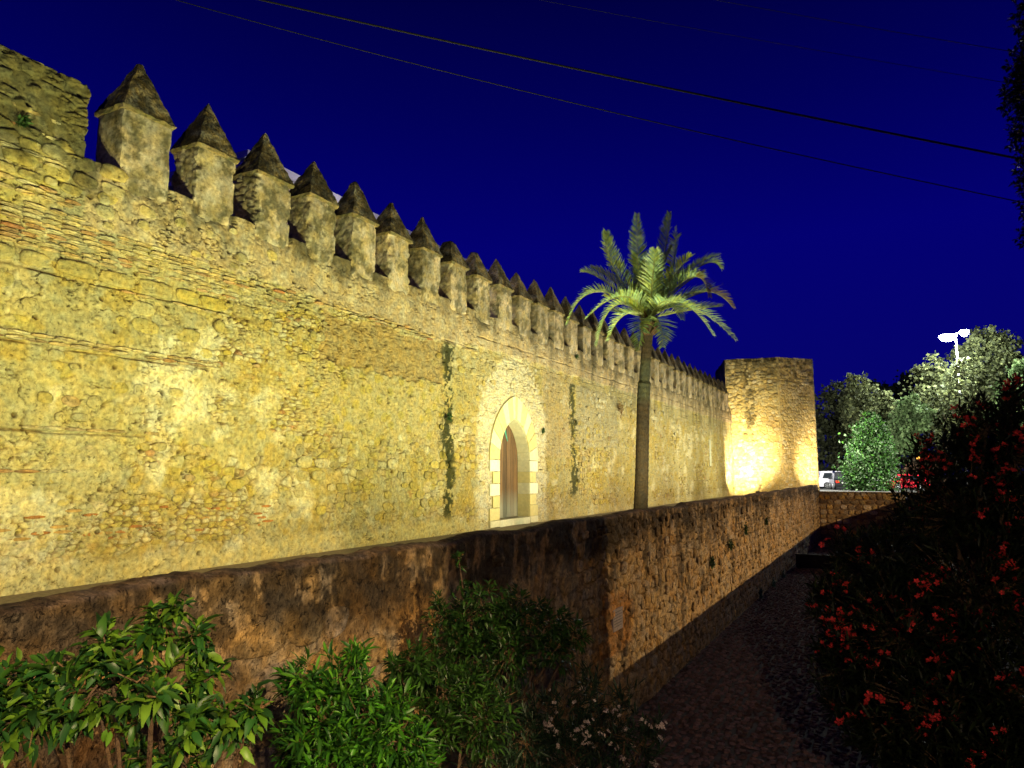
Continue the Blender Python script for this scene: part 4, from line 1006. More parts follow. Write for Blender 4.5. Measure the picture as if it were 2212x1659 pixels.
def bush(name, label, cat, base, blobs, nshoot, per, llen, lw, cols, singles, seed, mat, stem_r=0.03, flowers=None, dense=0.35, leafname='leaf', droop=0.28, upb=0.35, flower_bias=None, group=None, dead=0):
    g = np.random.default_rng(seed); base = np.array(base, float)
    root = thing(name, label, cat, base, group=group)
    B_ = [(at(x, y, Z), r*Z/F) for (x, y, r, Z) in blobs]; wts = np.array([b[1]**2 for b in B_]); wts /= wts.sum()
    tips = []; outd = []
    for k in range(nshoot):
        c, R = B_[g.choice(len(B_), p=wts)]; d = g.normal(size=3); d /= np.linalg.norm(d); rr = R*(1-dense*g.random()**1.5)
        tips.append(c+d*rr); outd.append(d)
    tips = np.array(tips); outd = np.array(outd)
    # wood: trunk(s) and one limb per blob, one twig per few shoots
    wd = MB(); bark = (0.10, 0.07, 0.045)
    top = np.mean([b[0] for b in B_], 0); fork = base+(top-base)*np.array([0.5, 0.5, 0.6])
    wd.tube([base, base+(fork-base)*0.5+g.normal(0, 0.03, 3), fork], [stem_r*1.5, stem_r*1.2, stem_r], 6, bark)
    link('trunk', make_mesh('trunk', np.array(wd.v)-base, wd.f, M_BARK, np.array(wd.c)), root, base)
    wd = MB()
    for c, R in B_:
        m1 = fork+(c-fork)*0.5+g.normal(0, 0.12*R+0.02, 3); wd.tube([fork, m1, c], [stem_r*0.8, stem_r*0.5, stem_r*0.3], 5, bark)
    for k in range(0, nshoot, 3):
        c = B_[int(np.argmin([np.linalg.norm(tips[k]-b[0])-b[1] for b in B_]))][0]
        wd.tube([c+g.normal(0, 0.03, 3), (c+tips[k])/2+g.normal(0, 0.02, 3), tips[k]], [stem_r*0.22, stem_r*0.16, stem_r*0.08], 3, (0.16, 0.11, 0.06) if g.random() < 0.4 else bark, False)
    link('branches', make_mesh('branches', np.array(wd.v)-base, wd.f, M_BARK, np.array(wd.c)), root, base, kind='stuff')
    n = nshoot*per
    ti = np.repeat(np.arange(nshoot), per); lvl = np.tile(np.arange(per)/per, nshoot)
    axis = outd*0.6+np.array([0, 0, upb]); axis /= np.linalg.norm(axis, axis=1, keepdims=True)
    ra = g.normal(size=(n, 3)); ax = axis[ti]; ra -= ax*np.sum(ra*ax, 1)[:, None]; ra /= np.linalg.norm(ra, axis=1)[:, None]
    dirs = ax*(0.25+0.9*lvl)[:, None]+ra*(1.05-0.6*lvl)[:, None]
    pos = tips[ti]-ax*((1-lvl)*llen*0.9)[:, None]
    size = llen*g.uniform(0.55, 1.25, n)
    if dead: size[g.random(n) < 0.25] *= 0.5
    t1 = leaf_template(lw, droop); t2 = leaf_template(lw*1.1, droop*2.0, 0.2); t3 = leaf_template(lw*0.9, droop*0.2, 0.3)
    Mx = frames(dirs, size, g, 0.35)
    cc = np.array([cols[g.choice(len(cols))] for _ in range(n)])*g.uniform(0.7, 1.25, (n, 1))
    # leaves nearest to the viewpoint become separate parts
    dist = np.linalg.norm(pos-EYE, axis=1)/size
    vxy = (pos-EYE); zc_ = vxy@DIR; px = CX+F*(vxy@RT)/zc_; py = CY-F*(vxy@UP)/zc_
    inside = (px > -20) & (px < 2230) & (py < 1690) & (zc_ > 0.3)
    dist = np.where(inside, dist, 1e6); order = np.argsort(dist)
    single = order[:singles]; restm = np.ones(n, bool); restm[single] = False
    if singles:
        temps = []
        for ti_ in (t1, t2, t3):
            for cidx in cols:
                temps.append(make_mesh(leafname, ti_[0], ti_[1], mat, cidx, True))
        for q in single:
            o = link(leafname, temps[g.integers(len(temps))], root, pos[q])
            o.matrix_local = Matrix.Translation(Vector(pos[q]-base)) @ Matrix([list(r)+[0] for r in Mx[q].tolist()]+[[0, 0, 0, 1]])
    vs = []; fs = []; cs_ = []; b0 = 0
    kind_ = g.integers(0, 3, n)
    for kk, t in enumerate((t1, t2, t3)):
        m = restm & (kind_ == kk)
        if not m.any(): continue
        v, f = scatter(t[0], t[1], Mx[m], pos[m]); vs.append(v); fs.append(f+b0); b0 += len(v); cs_.append(np.repeat(cc[m], len(t[0]), 0))
    link('leaves', make_mesh('leaves', np.concatenate(vs)-base, np.concatenate(fs), mat, np.concatenate(cs_), True), root, base, kind='stuff')
    if flowers:
        fn, fcol, fsize, nf = flowers
        fm = []
        for q in range(3):
            b = MB()
            for j in range(g.integers(3, 7)):
                o = g.normal(0, 0.45, 3)*np.array([1, 1, .6]); ax3 = g.normal(size=3)+np.array([0, -0.6, .6]); ax3 /= np.linalg.norm(ax3)
                x = np.cross(ax3, [0.3, 0.2, 1]); x /= np.linalg.norm(x); y = np.cross(ax3, x)
                b.tube([(0, 0, 0), o], 0.03, 3, (0.02, 0.03, 0.01))
                for p in range(5):
                    a = p*1.2566+g.uniform(-.1, .1); d = x*math.cos(a)+y*math.sin(a); e = -x*math.sin(a)+y*math.cos(a)
                    cf = np.array(fcol)*g.uniform(0.75, 1.2)
                    b.add([o, o+d*0.30+e*0.16+ax3*0.1, o+d*0.48+ax3*0.12, o+d*0.30-e*0.16+ax3*0.1], [(0, 1, 2, 3)], cf)
            fm.append(b.mesh(fn, M_PETAL))
        vt = tips-EYE; zt = vt@DIR; tx = CX+F*(vt@RT)/zt; ty = CY-F*(vt@UP)/zt
        # the tips that face the viewpoint carry the flowers
        face = np.sum(outd*(EYE-tips)/np.linalg.norm(EYE-tips, axis=1)[:, None], 1)
        cand = np.where((face > 0.15) & (tx > -30) & (tx < 2240) & (ty < 1680))[0]
        if flower_bias: cand = np.array([c for c in cand if g.random() < flower_bias(tx[c], ty[c])])
        g.shuffle(cand)
        for c in cand[:nf]:
            o = link('flower', fm[g.integers(3)], root, tips[c]+outd[c]*llen*0.35); s = fsize*g.uniform(0.5, 1.25); o.scale = (s, s, s); o.rotation_euler = (g.uniform(-.5, .5), g.uniform(-.5, .5), g.uniform(0, 6))
    return root
LG = [(0.075, 0.18, 0.014), (0.04, 0.12, 0.014), (0.12, 0.24, 0.02), (0.025, 0.10, 0.018), (0.02, 0.07, 0.015)]
bush('lemon_shrub', 'large broad leaved green shrub at the bottom left against the dark low wall', 'shrub', (-2.7, 2.1, FLOOR),
     [(120, 1450, 70, 2.9), (240, 1395, 62, 2.8), (345, 1345, 60, 2.9), (425, 1375, 50, 2.9), (380, 1310, 25, 2.9), (70, 1540, 90, 2.8), (210, 1500, 100, 2.8), (330, 1490, 90, 2.7), (410, 1545, 80, 2.8), (500, 1560, 60, 2.9), (370, 1630, 50, 2.8), (-10, 1490, 80, 2.8), (440, 1460, 45, 2.9), (300, 1620, 50, 2.9), (545, 1530, 40, 2.9), (440, 1640, 45, 2.9)],
     470, 6, 0.068, 0.46, LG, 290, 41, M_LEAF, 0.026, dense=0.95, droop=0.38)
bush('orange_shrub', 'bright green narrow leaved shrub at the bottom centre left in front of the wall', 'shrub', (-2.5, 3.9, FLOOR),
     [(660, 1480, 65, 4.3), (750, 1470, 75, 4.3), (700, 1560, 95, 4.2), (800, 1540, 90, 4.2), (860, 1600, 85, 4.1), (720, 1640, 95, 4.1), (640, 1610, 50, 4.3), (810, 1650, 90, 4.1), (770, 1420, 30, 4.3), (625, 1470, 30, 4.3), (905, 1640, 50, 4.1)],
     620, 8, 0.088, 0.24, [(0.05, 0.20, 0.012), (0.035, 0.13, 0.014), (0.09, 0.27, 0.018), (0.02, 0.09, 0.012)], 290, 42, M_LEAF, 0.022, dense=0.7, droop=0.22)
DG = [(0.018, 0.060, 0.008), (0.012, 0.040, 0.008), (0.028, 0.08, 0.010)]
bush('orange_shrub', 'dark green small leaved shrub in the shade at the middle of the low wall', 'shrub', (-3.0, 5.6, FLOOR),
     [(960, 1330, 50, 6.2), (1040, 1320, 65, 6.1), (1120, 1330, 65, 6.1), (1190, 1350, 55, 6.1), (1000, 1400, 75, 6.0), (1100, 1410, 85, 5.9), (1200, 1400, 50, 6.0), (1240, 1370, 35, 6.1), (990, 1200, 10, 6.2), (993, 1225, 12, 6.2), (998, 1260, 16, 6.2), (950, 1460, 60, 5.8), (880, 1480, 60, 5.2), (960, 1540, 70, 5.4)],
     800, 8, 0.070, 0.30, DG, 0, 43, M_LEAF, 0.02, dense=0.7)
bush('orange_shrub', 'dim green leafy shrub between the bright shrub and the white flowering oleander', 'shrub', (-2.9, 4.6, FLOOR),
     [(900, 1440, 50, 5.0), (960, 1500, 70, 5.0), (940, 1570, 60, 4.9), (1040, 1560, 80, 5.0), (1010, 1480, 50, 5.1), (860, 1440, 35, 5.0)],
     330, 8, 0.075, 0.27, DG+[(0.04, 0.11, 0.015)], 0, 47, M_LEAF, 0.02, dense=0.7)
bush('white_oleander', 'dark oleander with small white flowers at the bottom centre', 'oleander', (-2.0, 5.4, FLOOR),
     [(1130, 1600, 90, 5.5), (1220, 1540, 85, 5.6), (1310, 1580, 95, 5.6), (1380, 1620, 60, 5.7), (1230, 1650, 100, 5.5), (1270, 1470, 40, 5.7), (1350, 1500, 35, 5.7), (1100, 1520, 60, 5.6), (1060, 1640, 70, 5.3), (1410, 1560, 30, 5.8)],
     620, 7, 0.10, 0.14, [(0.018, 0.042, 0.018), (0.012, 0.03, 0.014)], 0, 44, M_LEAFD, 0.02, flowers=('flower', (0.62, 0.52, 0.46), 0.040, 60), dense=0.6, droop=0.1, upb=0.6,
     flower_bias=lambda x, y: 1.0 if (x > 1170 and y > 1430) else 0.05)
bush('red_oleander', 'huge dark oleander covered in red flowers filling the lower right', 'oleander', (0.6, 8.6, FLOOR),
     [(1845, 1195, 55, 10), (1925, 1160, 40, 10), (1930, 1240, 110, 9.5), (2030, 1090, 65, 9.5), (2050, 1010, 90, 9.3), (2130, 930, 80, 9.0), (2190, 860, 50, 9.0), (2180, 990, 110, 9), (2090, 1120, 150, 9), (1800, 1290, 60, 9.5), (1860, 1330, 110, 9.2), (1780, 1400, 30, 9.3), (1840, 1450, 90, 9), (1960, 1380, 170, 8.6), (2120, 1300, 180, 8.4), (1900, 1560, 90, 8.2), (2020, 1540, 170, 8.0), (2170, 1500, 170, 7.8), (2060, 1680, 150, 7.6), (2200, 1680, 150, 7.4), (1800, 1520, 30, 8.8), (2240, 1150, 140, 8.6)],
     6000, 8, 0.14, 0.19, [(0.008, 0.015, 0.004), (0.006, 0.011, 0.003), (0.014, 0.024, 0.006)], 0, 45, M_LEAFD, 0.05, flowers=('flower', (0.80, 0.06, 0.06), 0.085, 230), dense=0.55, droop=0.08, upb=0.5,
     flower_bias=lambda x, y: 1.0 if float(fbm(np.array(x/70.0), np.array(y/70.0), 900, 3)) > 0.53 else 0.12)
# black crown at the right edge
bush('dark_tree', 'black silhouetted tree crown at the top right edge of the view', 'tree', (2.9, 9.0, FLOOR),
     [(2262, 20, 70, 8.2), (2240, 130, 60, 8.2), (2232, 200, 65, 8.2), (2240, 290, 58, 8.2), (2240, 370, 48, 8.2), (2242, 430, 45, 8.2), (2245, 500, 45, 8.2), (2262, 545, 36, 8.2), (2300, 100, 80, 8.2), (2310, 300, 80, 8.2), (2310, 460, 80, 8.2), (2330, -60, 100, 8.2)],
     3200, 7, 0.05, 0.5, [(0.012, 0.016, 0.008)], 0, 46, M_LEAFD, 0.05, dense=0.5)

# ------------------------------------------------------------------ palm
pb = np.array([-6.95, 21.55, 0.0]); pt = np.array([-6.36, 21.07, 6.2])
palm = thing('date_palm', 'slender date palm rising in front of the merlons between the two walls', 'palm tree', pb)
b = MB(); pts = []; rad = []; nt = 70
for k in range(nt+1):
    t = k/nt; p = pb+(pt-pb)*t; p = p+np.array([-0.07, 0.05, 0])*math.sin(t*math.pi)+np.array([0.10, -0.08, 0])*math.sin(t*2*math.pi)*0.35
    pts.append(p-pb); rad.append((0.205-0.02*t+0.05*math.exp(-t*18)-(0.035 if t > 0.70 else 0)+0.11*math.exp(-((t-0.985)/0.03)**2))*(1.0+0.05*(k % 2)))
b.tube(pts, rad, 16, (0.035, 0.025, 0.015)); cv = np.array(b.c); vz = np.array(b.v)[:, 2]
cv = mix(cv, (0.045, 0.06, 0.035), sst(3.6, 4.0, vz)*(1-sst(4.9, 5.2, vz))*0.45)  # greenish lit stretch of the upper trunk put into the colour
link('trunk', make_mesh('palm_trunk', b.v, b.f, M_BARK, cv, False), palm, pb)
g = np.random.default_rng(8)
b = MB()
for k in range(70):
    a = g.uniform(0, 6.28); zz_ = g.uniform(-0.45, 0.15); d = np.array([math.cos(a), math.sin(a), 0])
    b.tube([pt-pb+d*0.12+np.array([0, 0, zz_]), pt-pb+d*0.30+np.array([0, 0, zz_+0.14])], [0.05, 0.02], 4, (0.07, 0.04, 0.02))
link('cut_frond_stubs', b.mesh('cut_frond_stubs', M_BARK), palm, pb, kind='stuff')
crown = pt+np.array([0, 0, 0.12])
# fronds given by the picture positions of their middle and tip (view pixels) and how far their tips come towards the viewer (m)
FR = [((1380, 590), (1377, 462), 0.3, 0), ((1432, 560), (1447, 460), 0.1, 0), ((1450, 590), (1457, 492), -0.6, 0), ((1330, 585), (1310, 500), 0.4, 1), ((1345, 590), (1322, 572), -0.9, 1), ((1310, 610), (1258, 588), -0.4, 1),
      ((1290, 630), (1226, 700), 0.6, 2), ((1345, 640), (1265, 690), 1.0, 2), ((1410, 600), (1415, 540), 1.3, 0), ((1480, 590), (1552, 552), -0.6, 1), ((1505, 580), (1556, 580), 0.3, 1),
      ((1490, 600), (1530, 640), 1.1, 1), ((1510, 630), (1583, 665), 0.2, 1), ((1490, 665), (1588, 735), 0.0, 2), ((1470, 655), (1540, 725), 0.9, 2), ((1425, 700), (1432, 750), 0.8, 3), ((1390, 700), (1380, 755), 0.7, 3),
      ((1350, 680), (1315, 735), -0.2, 3), ((1460, 600), (1520, 600), -1.2, 1), ((1330, 660), (1290, 745), 0.2, 2), ((1400, 600), (1368, 560), -0.9, 0), ((1440, 650), (1470, 690), 1.5, 2)]
for q in range(11):
    a_ = -math.pi*0.05-q*0.9*math.pi/10; r_q = g.uniform(80, 170); cx_, cy_ = 1405, 685
    FR.append(((cx_+math.cos(a_)*r_q*0.55, cy_+math.sin(a_)*r_q*0.62), (cx_+math.cos(a_)*r_q, cy_+math.sin(a_)*r_q*0.95), g.uniform(-0.9, 1.3), 0))
for i, (md, tp, dz_, kd) in enumerate(FR):
    Zc = (crown-EYE)@DIR
    m_ = at(md[0], md[1], Zc-dz_*0.6); t_ = at(tp[0], tp[1], Zc-dz_)
    # quadratic bezier through the middle point
    cpt = 2*m_-0.5*crown-0.5*t_
    nS = 30; P_ = []
    for k in range(nS+1):
        t = k/nS; P_.append((1-t)**2*crown+2*t*(1-t)*cpt+t*t*t_)
    P_ = np.array(P_); L_ = np.sum(np.linalg.norm(np.diff(P_, axis=0), axis=1))
    b = MB(); b.tube(P_-crown, [0.032*(1-0.85*k/nS) for k in range(nS+1)], 4, (0.22, 0.24, 0.07))
    fr = link('frond', b.mesh('frond_rachis', M_PALM), palm, crown)
    nl = int(L_*21); vs = []; fs = []; cs_ = []
    for j in range(nl):
        t = 0.10+0.90*(j+0.5)/nl; q = t*nS; k = min(int(q), nS-1); p = P_[k]+(P_[k+1]-P_[k])*(q-k); tg = P_[k+1]-P_[k]; tg /= np.linalg.norm(tg)
        sd = np.cross(tg, [0, 0, 1.0]); sd /= np.linalg.norm(sd)+1e-6; nu = np.cross(sd, tg)
        ln = 0.52*math.sin(math.pi*min(1, 0.14+0.80*t)**0.8)+0.07
        for sg in (-1, 1):
            al_ = math.radians(g.uniform(36, 52)+14*(1-t)); dv = tg*math.cos(al_)+sd*sg*math.sin(al_)+nu*g.uniform(0.15, 0.45); dv /= np.linalg.norm(dv)
            l = ln*g.uniform(0.8, 1.1); wv_ = np.cross(dv, nu); wv_ /= np.linalg.norm(wv_)+1e-6; w = 0.018
            e1 = p+dv*l*0.5; e2 = p+dv*l-np.array([0, 0, 0.05*l]); i0 = len(vs)
            e1 = e1+nu*0.02; vs += [p-wv_*w*0.6, p+wv_*w*0.6, e1+wv_*w*1.1, e1-wv_*w*1.1, e2]; fs += [(i0, i0+1, i0+2, i0+3), (i0+3, i0+2, i0+4)]
            base_c = np.array([(0.26, 0.36, 0.13), (0.19, 0.30, 0.14), (0.30, 0.36, 0.08)][g.integers(3)])
            if i > 21: base_c = base_c*np.array([0.85, 0.75, 0.35])
            if i in (11, 12) and t > 0.6: base_c = np.array((0.2, 0.15, 0.025))
            cs_ += [tuple(base_c*g.uniform(0.75, 1.2))]*5
    link('leaflets', make_mesh('leaflets', np.array(vs)-crown, fs, M_PALM, np.array(cs_)), fr, crown, kind='stuff')

# ------------------------------------------------------------------ plants on the walls
def weed(x, y, plane, r, label, cols, group=None, n=26, cat='wall plant', llen=0.09, Zp=None):
    p = at_x(x, y, plane) if Zp is None else at(x, y, Zp); g = np.random.default_rng(int(x*7+y))
    root = thing('wall_plant', label, cat, p, group=group)
    t = leaf_template(0.4, 0.3); d = g.normal(size=(n*5, 3)); d[:, 0] = np.abs(d[:, 0])+0.2
    pos = g.normal(0, r*0.5, (n*5, 3)); pos[:, 0] = np.abs(pos[:, 0])*0.5; pos[:, 2] *= 1.2
    Mx = frames(d, llen*g.uniform(0.6, 1.2, n*5), g); v, f = scatter(t[0], t[1], Mx, pos)
    c = np.array([cols[g.integers(len(cols))] for _ in range(n*5)])
    link('leaves', make_mesh('leaves', v, f, M_LEAF, np.repeat(c, len(t[0]), 0), True), root, p, kind='stuff')
    b = MB()
    for k in range(6): b.tube([(-0.03, 0, 0), pos[k]], [0.008, 0.004], 3, (0.15, 0.1, 0.05))
    link('stems', b.mesh('stems', M_BARK), root, p, kind='stuff')
GW = [(0.05, 0.11, 0.03), (0.035, 0.08, 0.03)]
for (x, y, r, lab) in ((1668, 1262, 0.16, 'small green plant at the foot of the low wall near the black barrier'), (1690, 1247, 0.22, 'largest green tuft at the foot of the low wall beside the black barrier'), (1715, 1235, 0.14, 'green tuft at the foot of the low wall just below the black barrier'), (1640, 1280, 0.12, 'low green tuft at the foot of the wall left of the larger tufts'), (1758, 1188, 0.2, 'green tuft in the corner where the low wall meets the end wall')):
    weed(x, y, LX+0.08, r, lab, [(0.05, 0.13, 0.10), (0.04, 0.10, 0.07)], 'weeds along the foot of the low wall')
for (x, y, r, lab) in ((1788-1+0, 1158, 0.0, None), (2672-900-0, 1160, 0.0, None), (1673-20, 1125, 0.10, 'tiny green plant high on the low wall far right'), (1575, 1175, 0.13, 'upper green tuft growing from the right part of the low wall'), (1608, 1143, 0.12, 'dark green tuft near the top of the low wall right of centre'), (1535, 1215, 0.10, 'small green tuft halfway down the low wall')):
    if lab: weed(x, y, LX+0.05, r, lab, GW, 'small plants growing out of the low wall')
weed(1337, 884, WX+0.08, 0.28, 'dry brown plant hanging on the lit wall left of the palm trunk', [(0.20, 0.10, 0.03), (0.28, 0.16, 0.05), (0.16, 0.10, 0.03)], n=40)
for (x, y, r, lab) in ((968, 900, .1, 'small green plant midway up the mossy streak left of the door'), (1172, 930, 0.08, 'tiny green plant on the wall just right of the pointed door surround'), (1244, 770, 0.1, 'small green plant at the top of the mossy streak right of the door'), (50, 265, .08, 'small weed in a joint of the brick parapet at far left'), (1385, 815, 0.1, 'little green plant under the merlons right of the second streak'), (1490, 1475-0, 0, None)):
    if lab and not (x == 1385): weed(x, y, WX+0.05, r, lab, GW, n=12)

# ------------------------------------------------------------------ overhead cables
def cable(p0, p1, sag, r, label):
    a = at(*p0); b2 = at(*p1); pts = []
    for k in range(25):
        t = k/24; pts.append(a+(b2-a)*t-np.array([0, 0, sag*4*t*(1-t)]))
    m = MB(); m.tube([p-a for p in pts], r, 6, (0.02, 0.02, 0.02))
    thing('overhead_cable', label, 'cable', a, group='overhead cables', data=m.mesh('overhead_cable', M_CABLE, True))
cable((330, -54, 14), (2330, 368, 10), 0.08, 0.016, 'thick black cable crossing the sky from top centre left to the right edge')
cable((100, -82, 14), (2330, 462, 10), 0.22, 0.008, 'thin black cable running just below the thick one across the sky')
cable((1250, -58, 16), (2300, 130, 10), 0.05, 0.005, 'faint thin cable highest in the top right of the sky')
cable((900, -52, 16), (2300, 200, 10), 0.05, 0.004, 'faintest thin cable between the top one and the thick one at right')

# ------------------------------------------------------------------ far street lamp mast, trees, cars
mp_ = at(2070, 800, 80); mp_[2] = 0.0
mast = thing('mast_lamp', 'tall mast with two dazzling white lamp heads above the trees at right', 'street lamp', mp_)
M_POLE = plain('galvanised_pole', (0.6, 0.6, 0.58), 0.4); M_HEAD = plain('led_panel', (1, 1, 1), 0.3, emis=(0.90, 0.94, 1.0), estr=60)
b = MB(); b.tube([(0, 0, 0), (0, 0, 7), (0, 0, 17.0)], [0.16, 0.13, 0.09], 8); link('pole', b.mesh('mast_pole', M_POLE, True), mast, mp_)
b = MB(); b.tube([(-1.2, 0, 16.9), (1.0, 0, 17.3)], 0.06, 6); link('cross_arm', b.mesh('cross_arm', M_POLE), mast, mp_)
for dx, dz_, w in ((-0.75, 16.9, 0.95), (0.85, 17.3, 0.5)):
    b = MB(); b.tube([(0, 0, 0.12), (0, 0, 0.2)], [w*0.9, w*0.5], 12); link('lamp_housing', b.mesh('lamp_housing', M_POLE, True), mast, mp_+np.array([dx, 0, dz_]))
    b = MB(); b.tube([(0, 0, -0.55), (0, 0, -0.35), (0, 0, 0.05), (0, 0, 0.118)], [w*0.3, w*0.75, w*0.95, w*0.85], 12); link('lamp_glass', b.mesh('lamp_glass', M_HEAD, True), mast, mp_+np.array([dx, 0, dz_]))
    l = bpy.data.lights.new('mast_light', 'POINT'); l.energy = 9000; l.color = (0.92, 1.0, 0.88); l.shadow_soft_size = 0.4
    link('mast_light', l, mast, mp_+np.array([dx*1.2-0.8, -2.5, dz_-1.2]))
def far_tree(blobs, label, cols, seed, n, size, base=None, trunk=0.22, cat='tree', name='broadleaf_tree', clump=0.28):
    g = np.random.default_rng(seed); B_ = [(at(x, y, Z), r*Z/F) for x, y, r, Z in blobs]; w = np.array([b[1]**2 for b in B_]); w /= w.sum()
    ctr = np.mean([b[0] for b in B_], 0); base = np.array([ctr[0], ctr[1], 0.0]) if base is None else np.array(base, float)
    root = thing(name, label, cat, base)
    b = MB(); b.tube([(0, 0, 0), (0.1, 0, ctr[2]*0.4), ctr-base], [trunk, trunk*0.8, trunk*0.3], 7, (0.09, 0.07, 0.05))
    for c, R in B_: b.tube([(0.1, 0, ctr[2]*0.4), (c-base)*np.array([1, 1, 0.95])], [trunk*0.4, trunk*0.12], 5, (0.09, 0.07, 0.05))
    link('trunk', b.mesh('trunk', M_BARK), root, base)
    # leaf clumps: sub-clusters on the blobs, leaves in each cluster
    nc = max(20, n//28); ci = g.choice(len(B_), nc, p=w); d = g.normal(size=(nc, 3)); d /= np.linalg.norm(d, axis=1)[:, None]
    C0 = np.array([B_[i][0] for i in ci]); R0 = np.array([B_[i][1] for i in ci]); cp = C0+d*(R0*g.uniform(0.55, 1.02, nc))[:, None]; cr = R0*clump*g.uniform(0.6, 1.3, nc)
    k = g.integers(0, nc, n); dd = g.normal(size=(n, 3)); pos = cp[k]+dd*(cr[k]*0.55)[:, None]
    q = np.array([(-0.5, -0.4, 0), (0.5, -0.5, 0.1), (0.45, 0.5, 0), (-0.4, 0.45, -0.1)]); dirs = g.normal(size=(n, 3)); Mx = frames(dirs, size*g.uniform(0.6, 1.4, n), g, 1.0)
    v, f = scatter(q, np.array([(0, 1, 2, 3)]), Mx, pos-base)
    tone = (0.35+1.2*g.random(nc)**1.5)[k]
    cc = np.array(cols)[g.integers(0, len(cols), n)]*tone[:, None]
    link('crown', make_mesh('crown', v, f, M_FAR, np.repeat(cc, 4, 0), False), root, base, kind='stuff')
G1 = [(0.16, 0.18, 0.08), (0.08, 0.095, 0.045), (0.20, 0.22, 0.09)]; G2 = [(0.05, 0.055, 0.025), (0.04, 0.045, 0.02)]; G3 = [(0.045, 0.12, 0.015), (0.035, 0.09, 0.02), (0.10, 0.15, 0.07), (0.02, 0.06, 0.01)]; G4 = [(0.14, 0.20, 0.08), (0.10, 0.16, 0.06)]
far_tree([(1790, 880, 40, 88), (1800, 940, 50, 88), (1780, 990, 40, 88), (1815, 860, 35, 88), (1830, 920, 50, 88)], 'dark leafy tree immediately right of the tower', G2, 1, 7000, 0.28)
far_tree([(1850, 830, 24, 84), (1845, 870, 32, 84), (1880, 870, 38, 84), (1905, 880, 35, 84), (1870, 910, 40, 84), (1905, 930, 35, 84), (1920, 960, 32, 84), (1840, 900, 25, 84)], 'pale green tree between the dark tree and the cone shaped tree', G1, 2, 9000, 0.26)
far_tree([(1885, 915, 22, 66), (1883, 940, 32, 66), (1880, 965, 40, 66), (1880, 990, 46, 66), (1878, 1015, 50, 66), (1880, 1035, 46, 66), (1850, 1030, 24, 66), (1912, 1005, 22, 66), (1858, 975, 18, 66), (1900, 945, 18, 66), (1876, 898, 12, 66)], 'bright green cone shaped tree standing in front of the parked cars', G3, 3, 16000, 0.15, trunk=0.15, clump=0.42, cat='conifer', name='cypress_tree')
far_tree([(1965, 880, 26, 78), (1955, 920, 32, 78), (1960, 960, 30, 78), (1990, 900, 25, 78)], 'small yellow green tree left of the tallest tree', G4, 4, 6000, 0.26)
far_tree([(2010, 800, 35, 86), (2020, 850, 50, 86), (2050, 870, 55, 86), (2010, 900, 50, 86), (2070, 820, 40, 86), (2060, 930, 50, 86), (2000, 950, 40, 86), (2085, 780, 35, 86), (2110, 830, 50, 86), (2078, 790, 20, 78), (2078, 850, 44, 78), (2085, 920, 44, 78)], 'wide grey green tree with ragged crown under the mast lamp', G1, 5, 15000, 0.27)
far_tree([(2130, 740, 35, 86), (2160, 760, 42, 86), (2120, 790, 45, 86), (2170, 810, 45, 86), (2185, 780, 28, 86), (2150, 860, 55, 86), (2100, 880, 40, 86)], 'tallest tree at right, rising above all the others', G1, 6, 11000, 0.27)
far_tree([(2205, 830, 40, 80), (2215, 880, 60, 80), (2170, 910, 40, 80), (2230, 800, 30, 80)], 'pale tree at the right edge behind the red oleander', G4, 7, 7000, 0.26)
far_tree([(1930, 860, 40, 110), (1900, 850, 30, 110), (1965, 855, 40, 110), (1940, 920, 50, 110), (1990, 830, 40, 110)], 'nearly black distant tree seen in the gap between the pale trees', [(0.015, 0.018, 0.012)], 9, 5000, 0.4)
far_tree([(1800, 1010, 30, 104), (1850, 1000, 35, 104), (1900, 1000, 35, 104), (1960, 1000, 35, 104), (2010, 1000, 35, 104), (2060, 980, 40, 104), (2120, 980, 45, 104), (2180, 980, 45, 104), (2240, 980, 45, 104)], 'low dark hedge behind the parked cars', G2, 10, 11000, 0.3, cat='hedge', name='hedge')
far_tree([(1975, 1035, 30, 76), (2010, 1030, 30, 76)], 'reddish brown bush right of the parked white van', [(0.22, 0.12, 0.08), (0.16, 0.1, 0.06)], 12, 2500, 0.2, cat='bush', name='bush')
# low green growth on the end wall
far_tree([(1965, 1110, 24, 44), (1990, 1100, 20, 44)], 'yellow green bush at the end wall beside the oleander', [(0.12, 0.16, 0.02)], 13, 2500, 0.10, cat='bush', name='bush', trunk=0.05)

M_PAINT = {}
def paint(nm_, c):
    if nm_ not in M_PAINT:
        m, nt, b = nmat('car_paint_'+nm_); b.inputs['Base Color'].default_value = c+(1,); b.inputs['Roughness'].default_value = 0.25; b.inputs['Coat Weight'].default_value = 0.6
        N = nt.nodes; n1 = N.new('ShaderNodeTexNoise'); n1.inputs['Scale'].default_value = 2; g_ = N.new('ShaderNodeNewGeometry'); nt.links.new(g_.outputs['Position'], n1.inputs['Vector'])
        mr = N.new('ShaderNodeMapRange'); mr.inputs['To Min'].default_value = 0.18; mr.inputs['To Max'].default_value = 0.4; nt.links.new(n1.outputs['Fac'], mr.inputs['Value']); nt.links.new(mr.outputs[0], b.inputs['Roughness'])
        M_PAINT[nm_] = m
    return M_PAINT[nm_]
M_GLASS = plain('car_glass', (0.02, 0.025, 0.03), 0.08); M_TYRE = plain('tyre', (0.015, 0.015, 0.015), 0.8); M_RIM = plain('alloy', (0.5, 0.5, 0.5), 0.3, 0.8)
M_TAIL = plain('tail_light', (0.5, 0.02, 0.01), 0.3); M_HL = plain('headlight', (0.8, 0.8, 0.85), 0.2); M_PLATE = plain('number_plate', (0.6, 0.6, 0.55), 0.5)
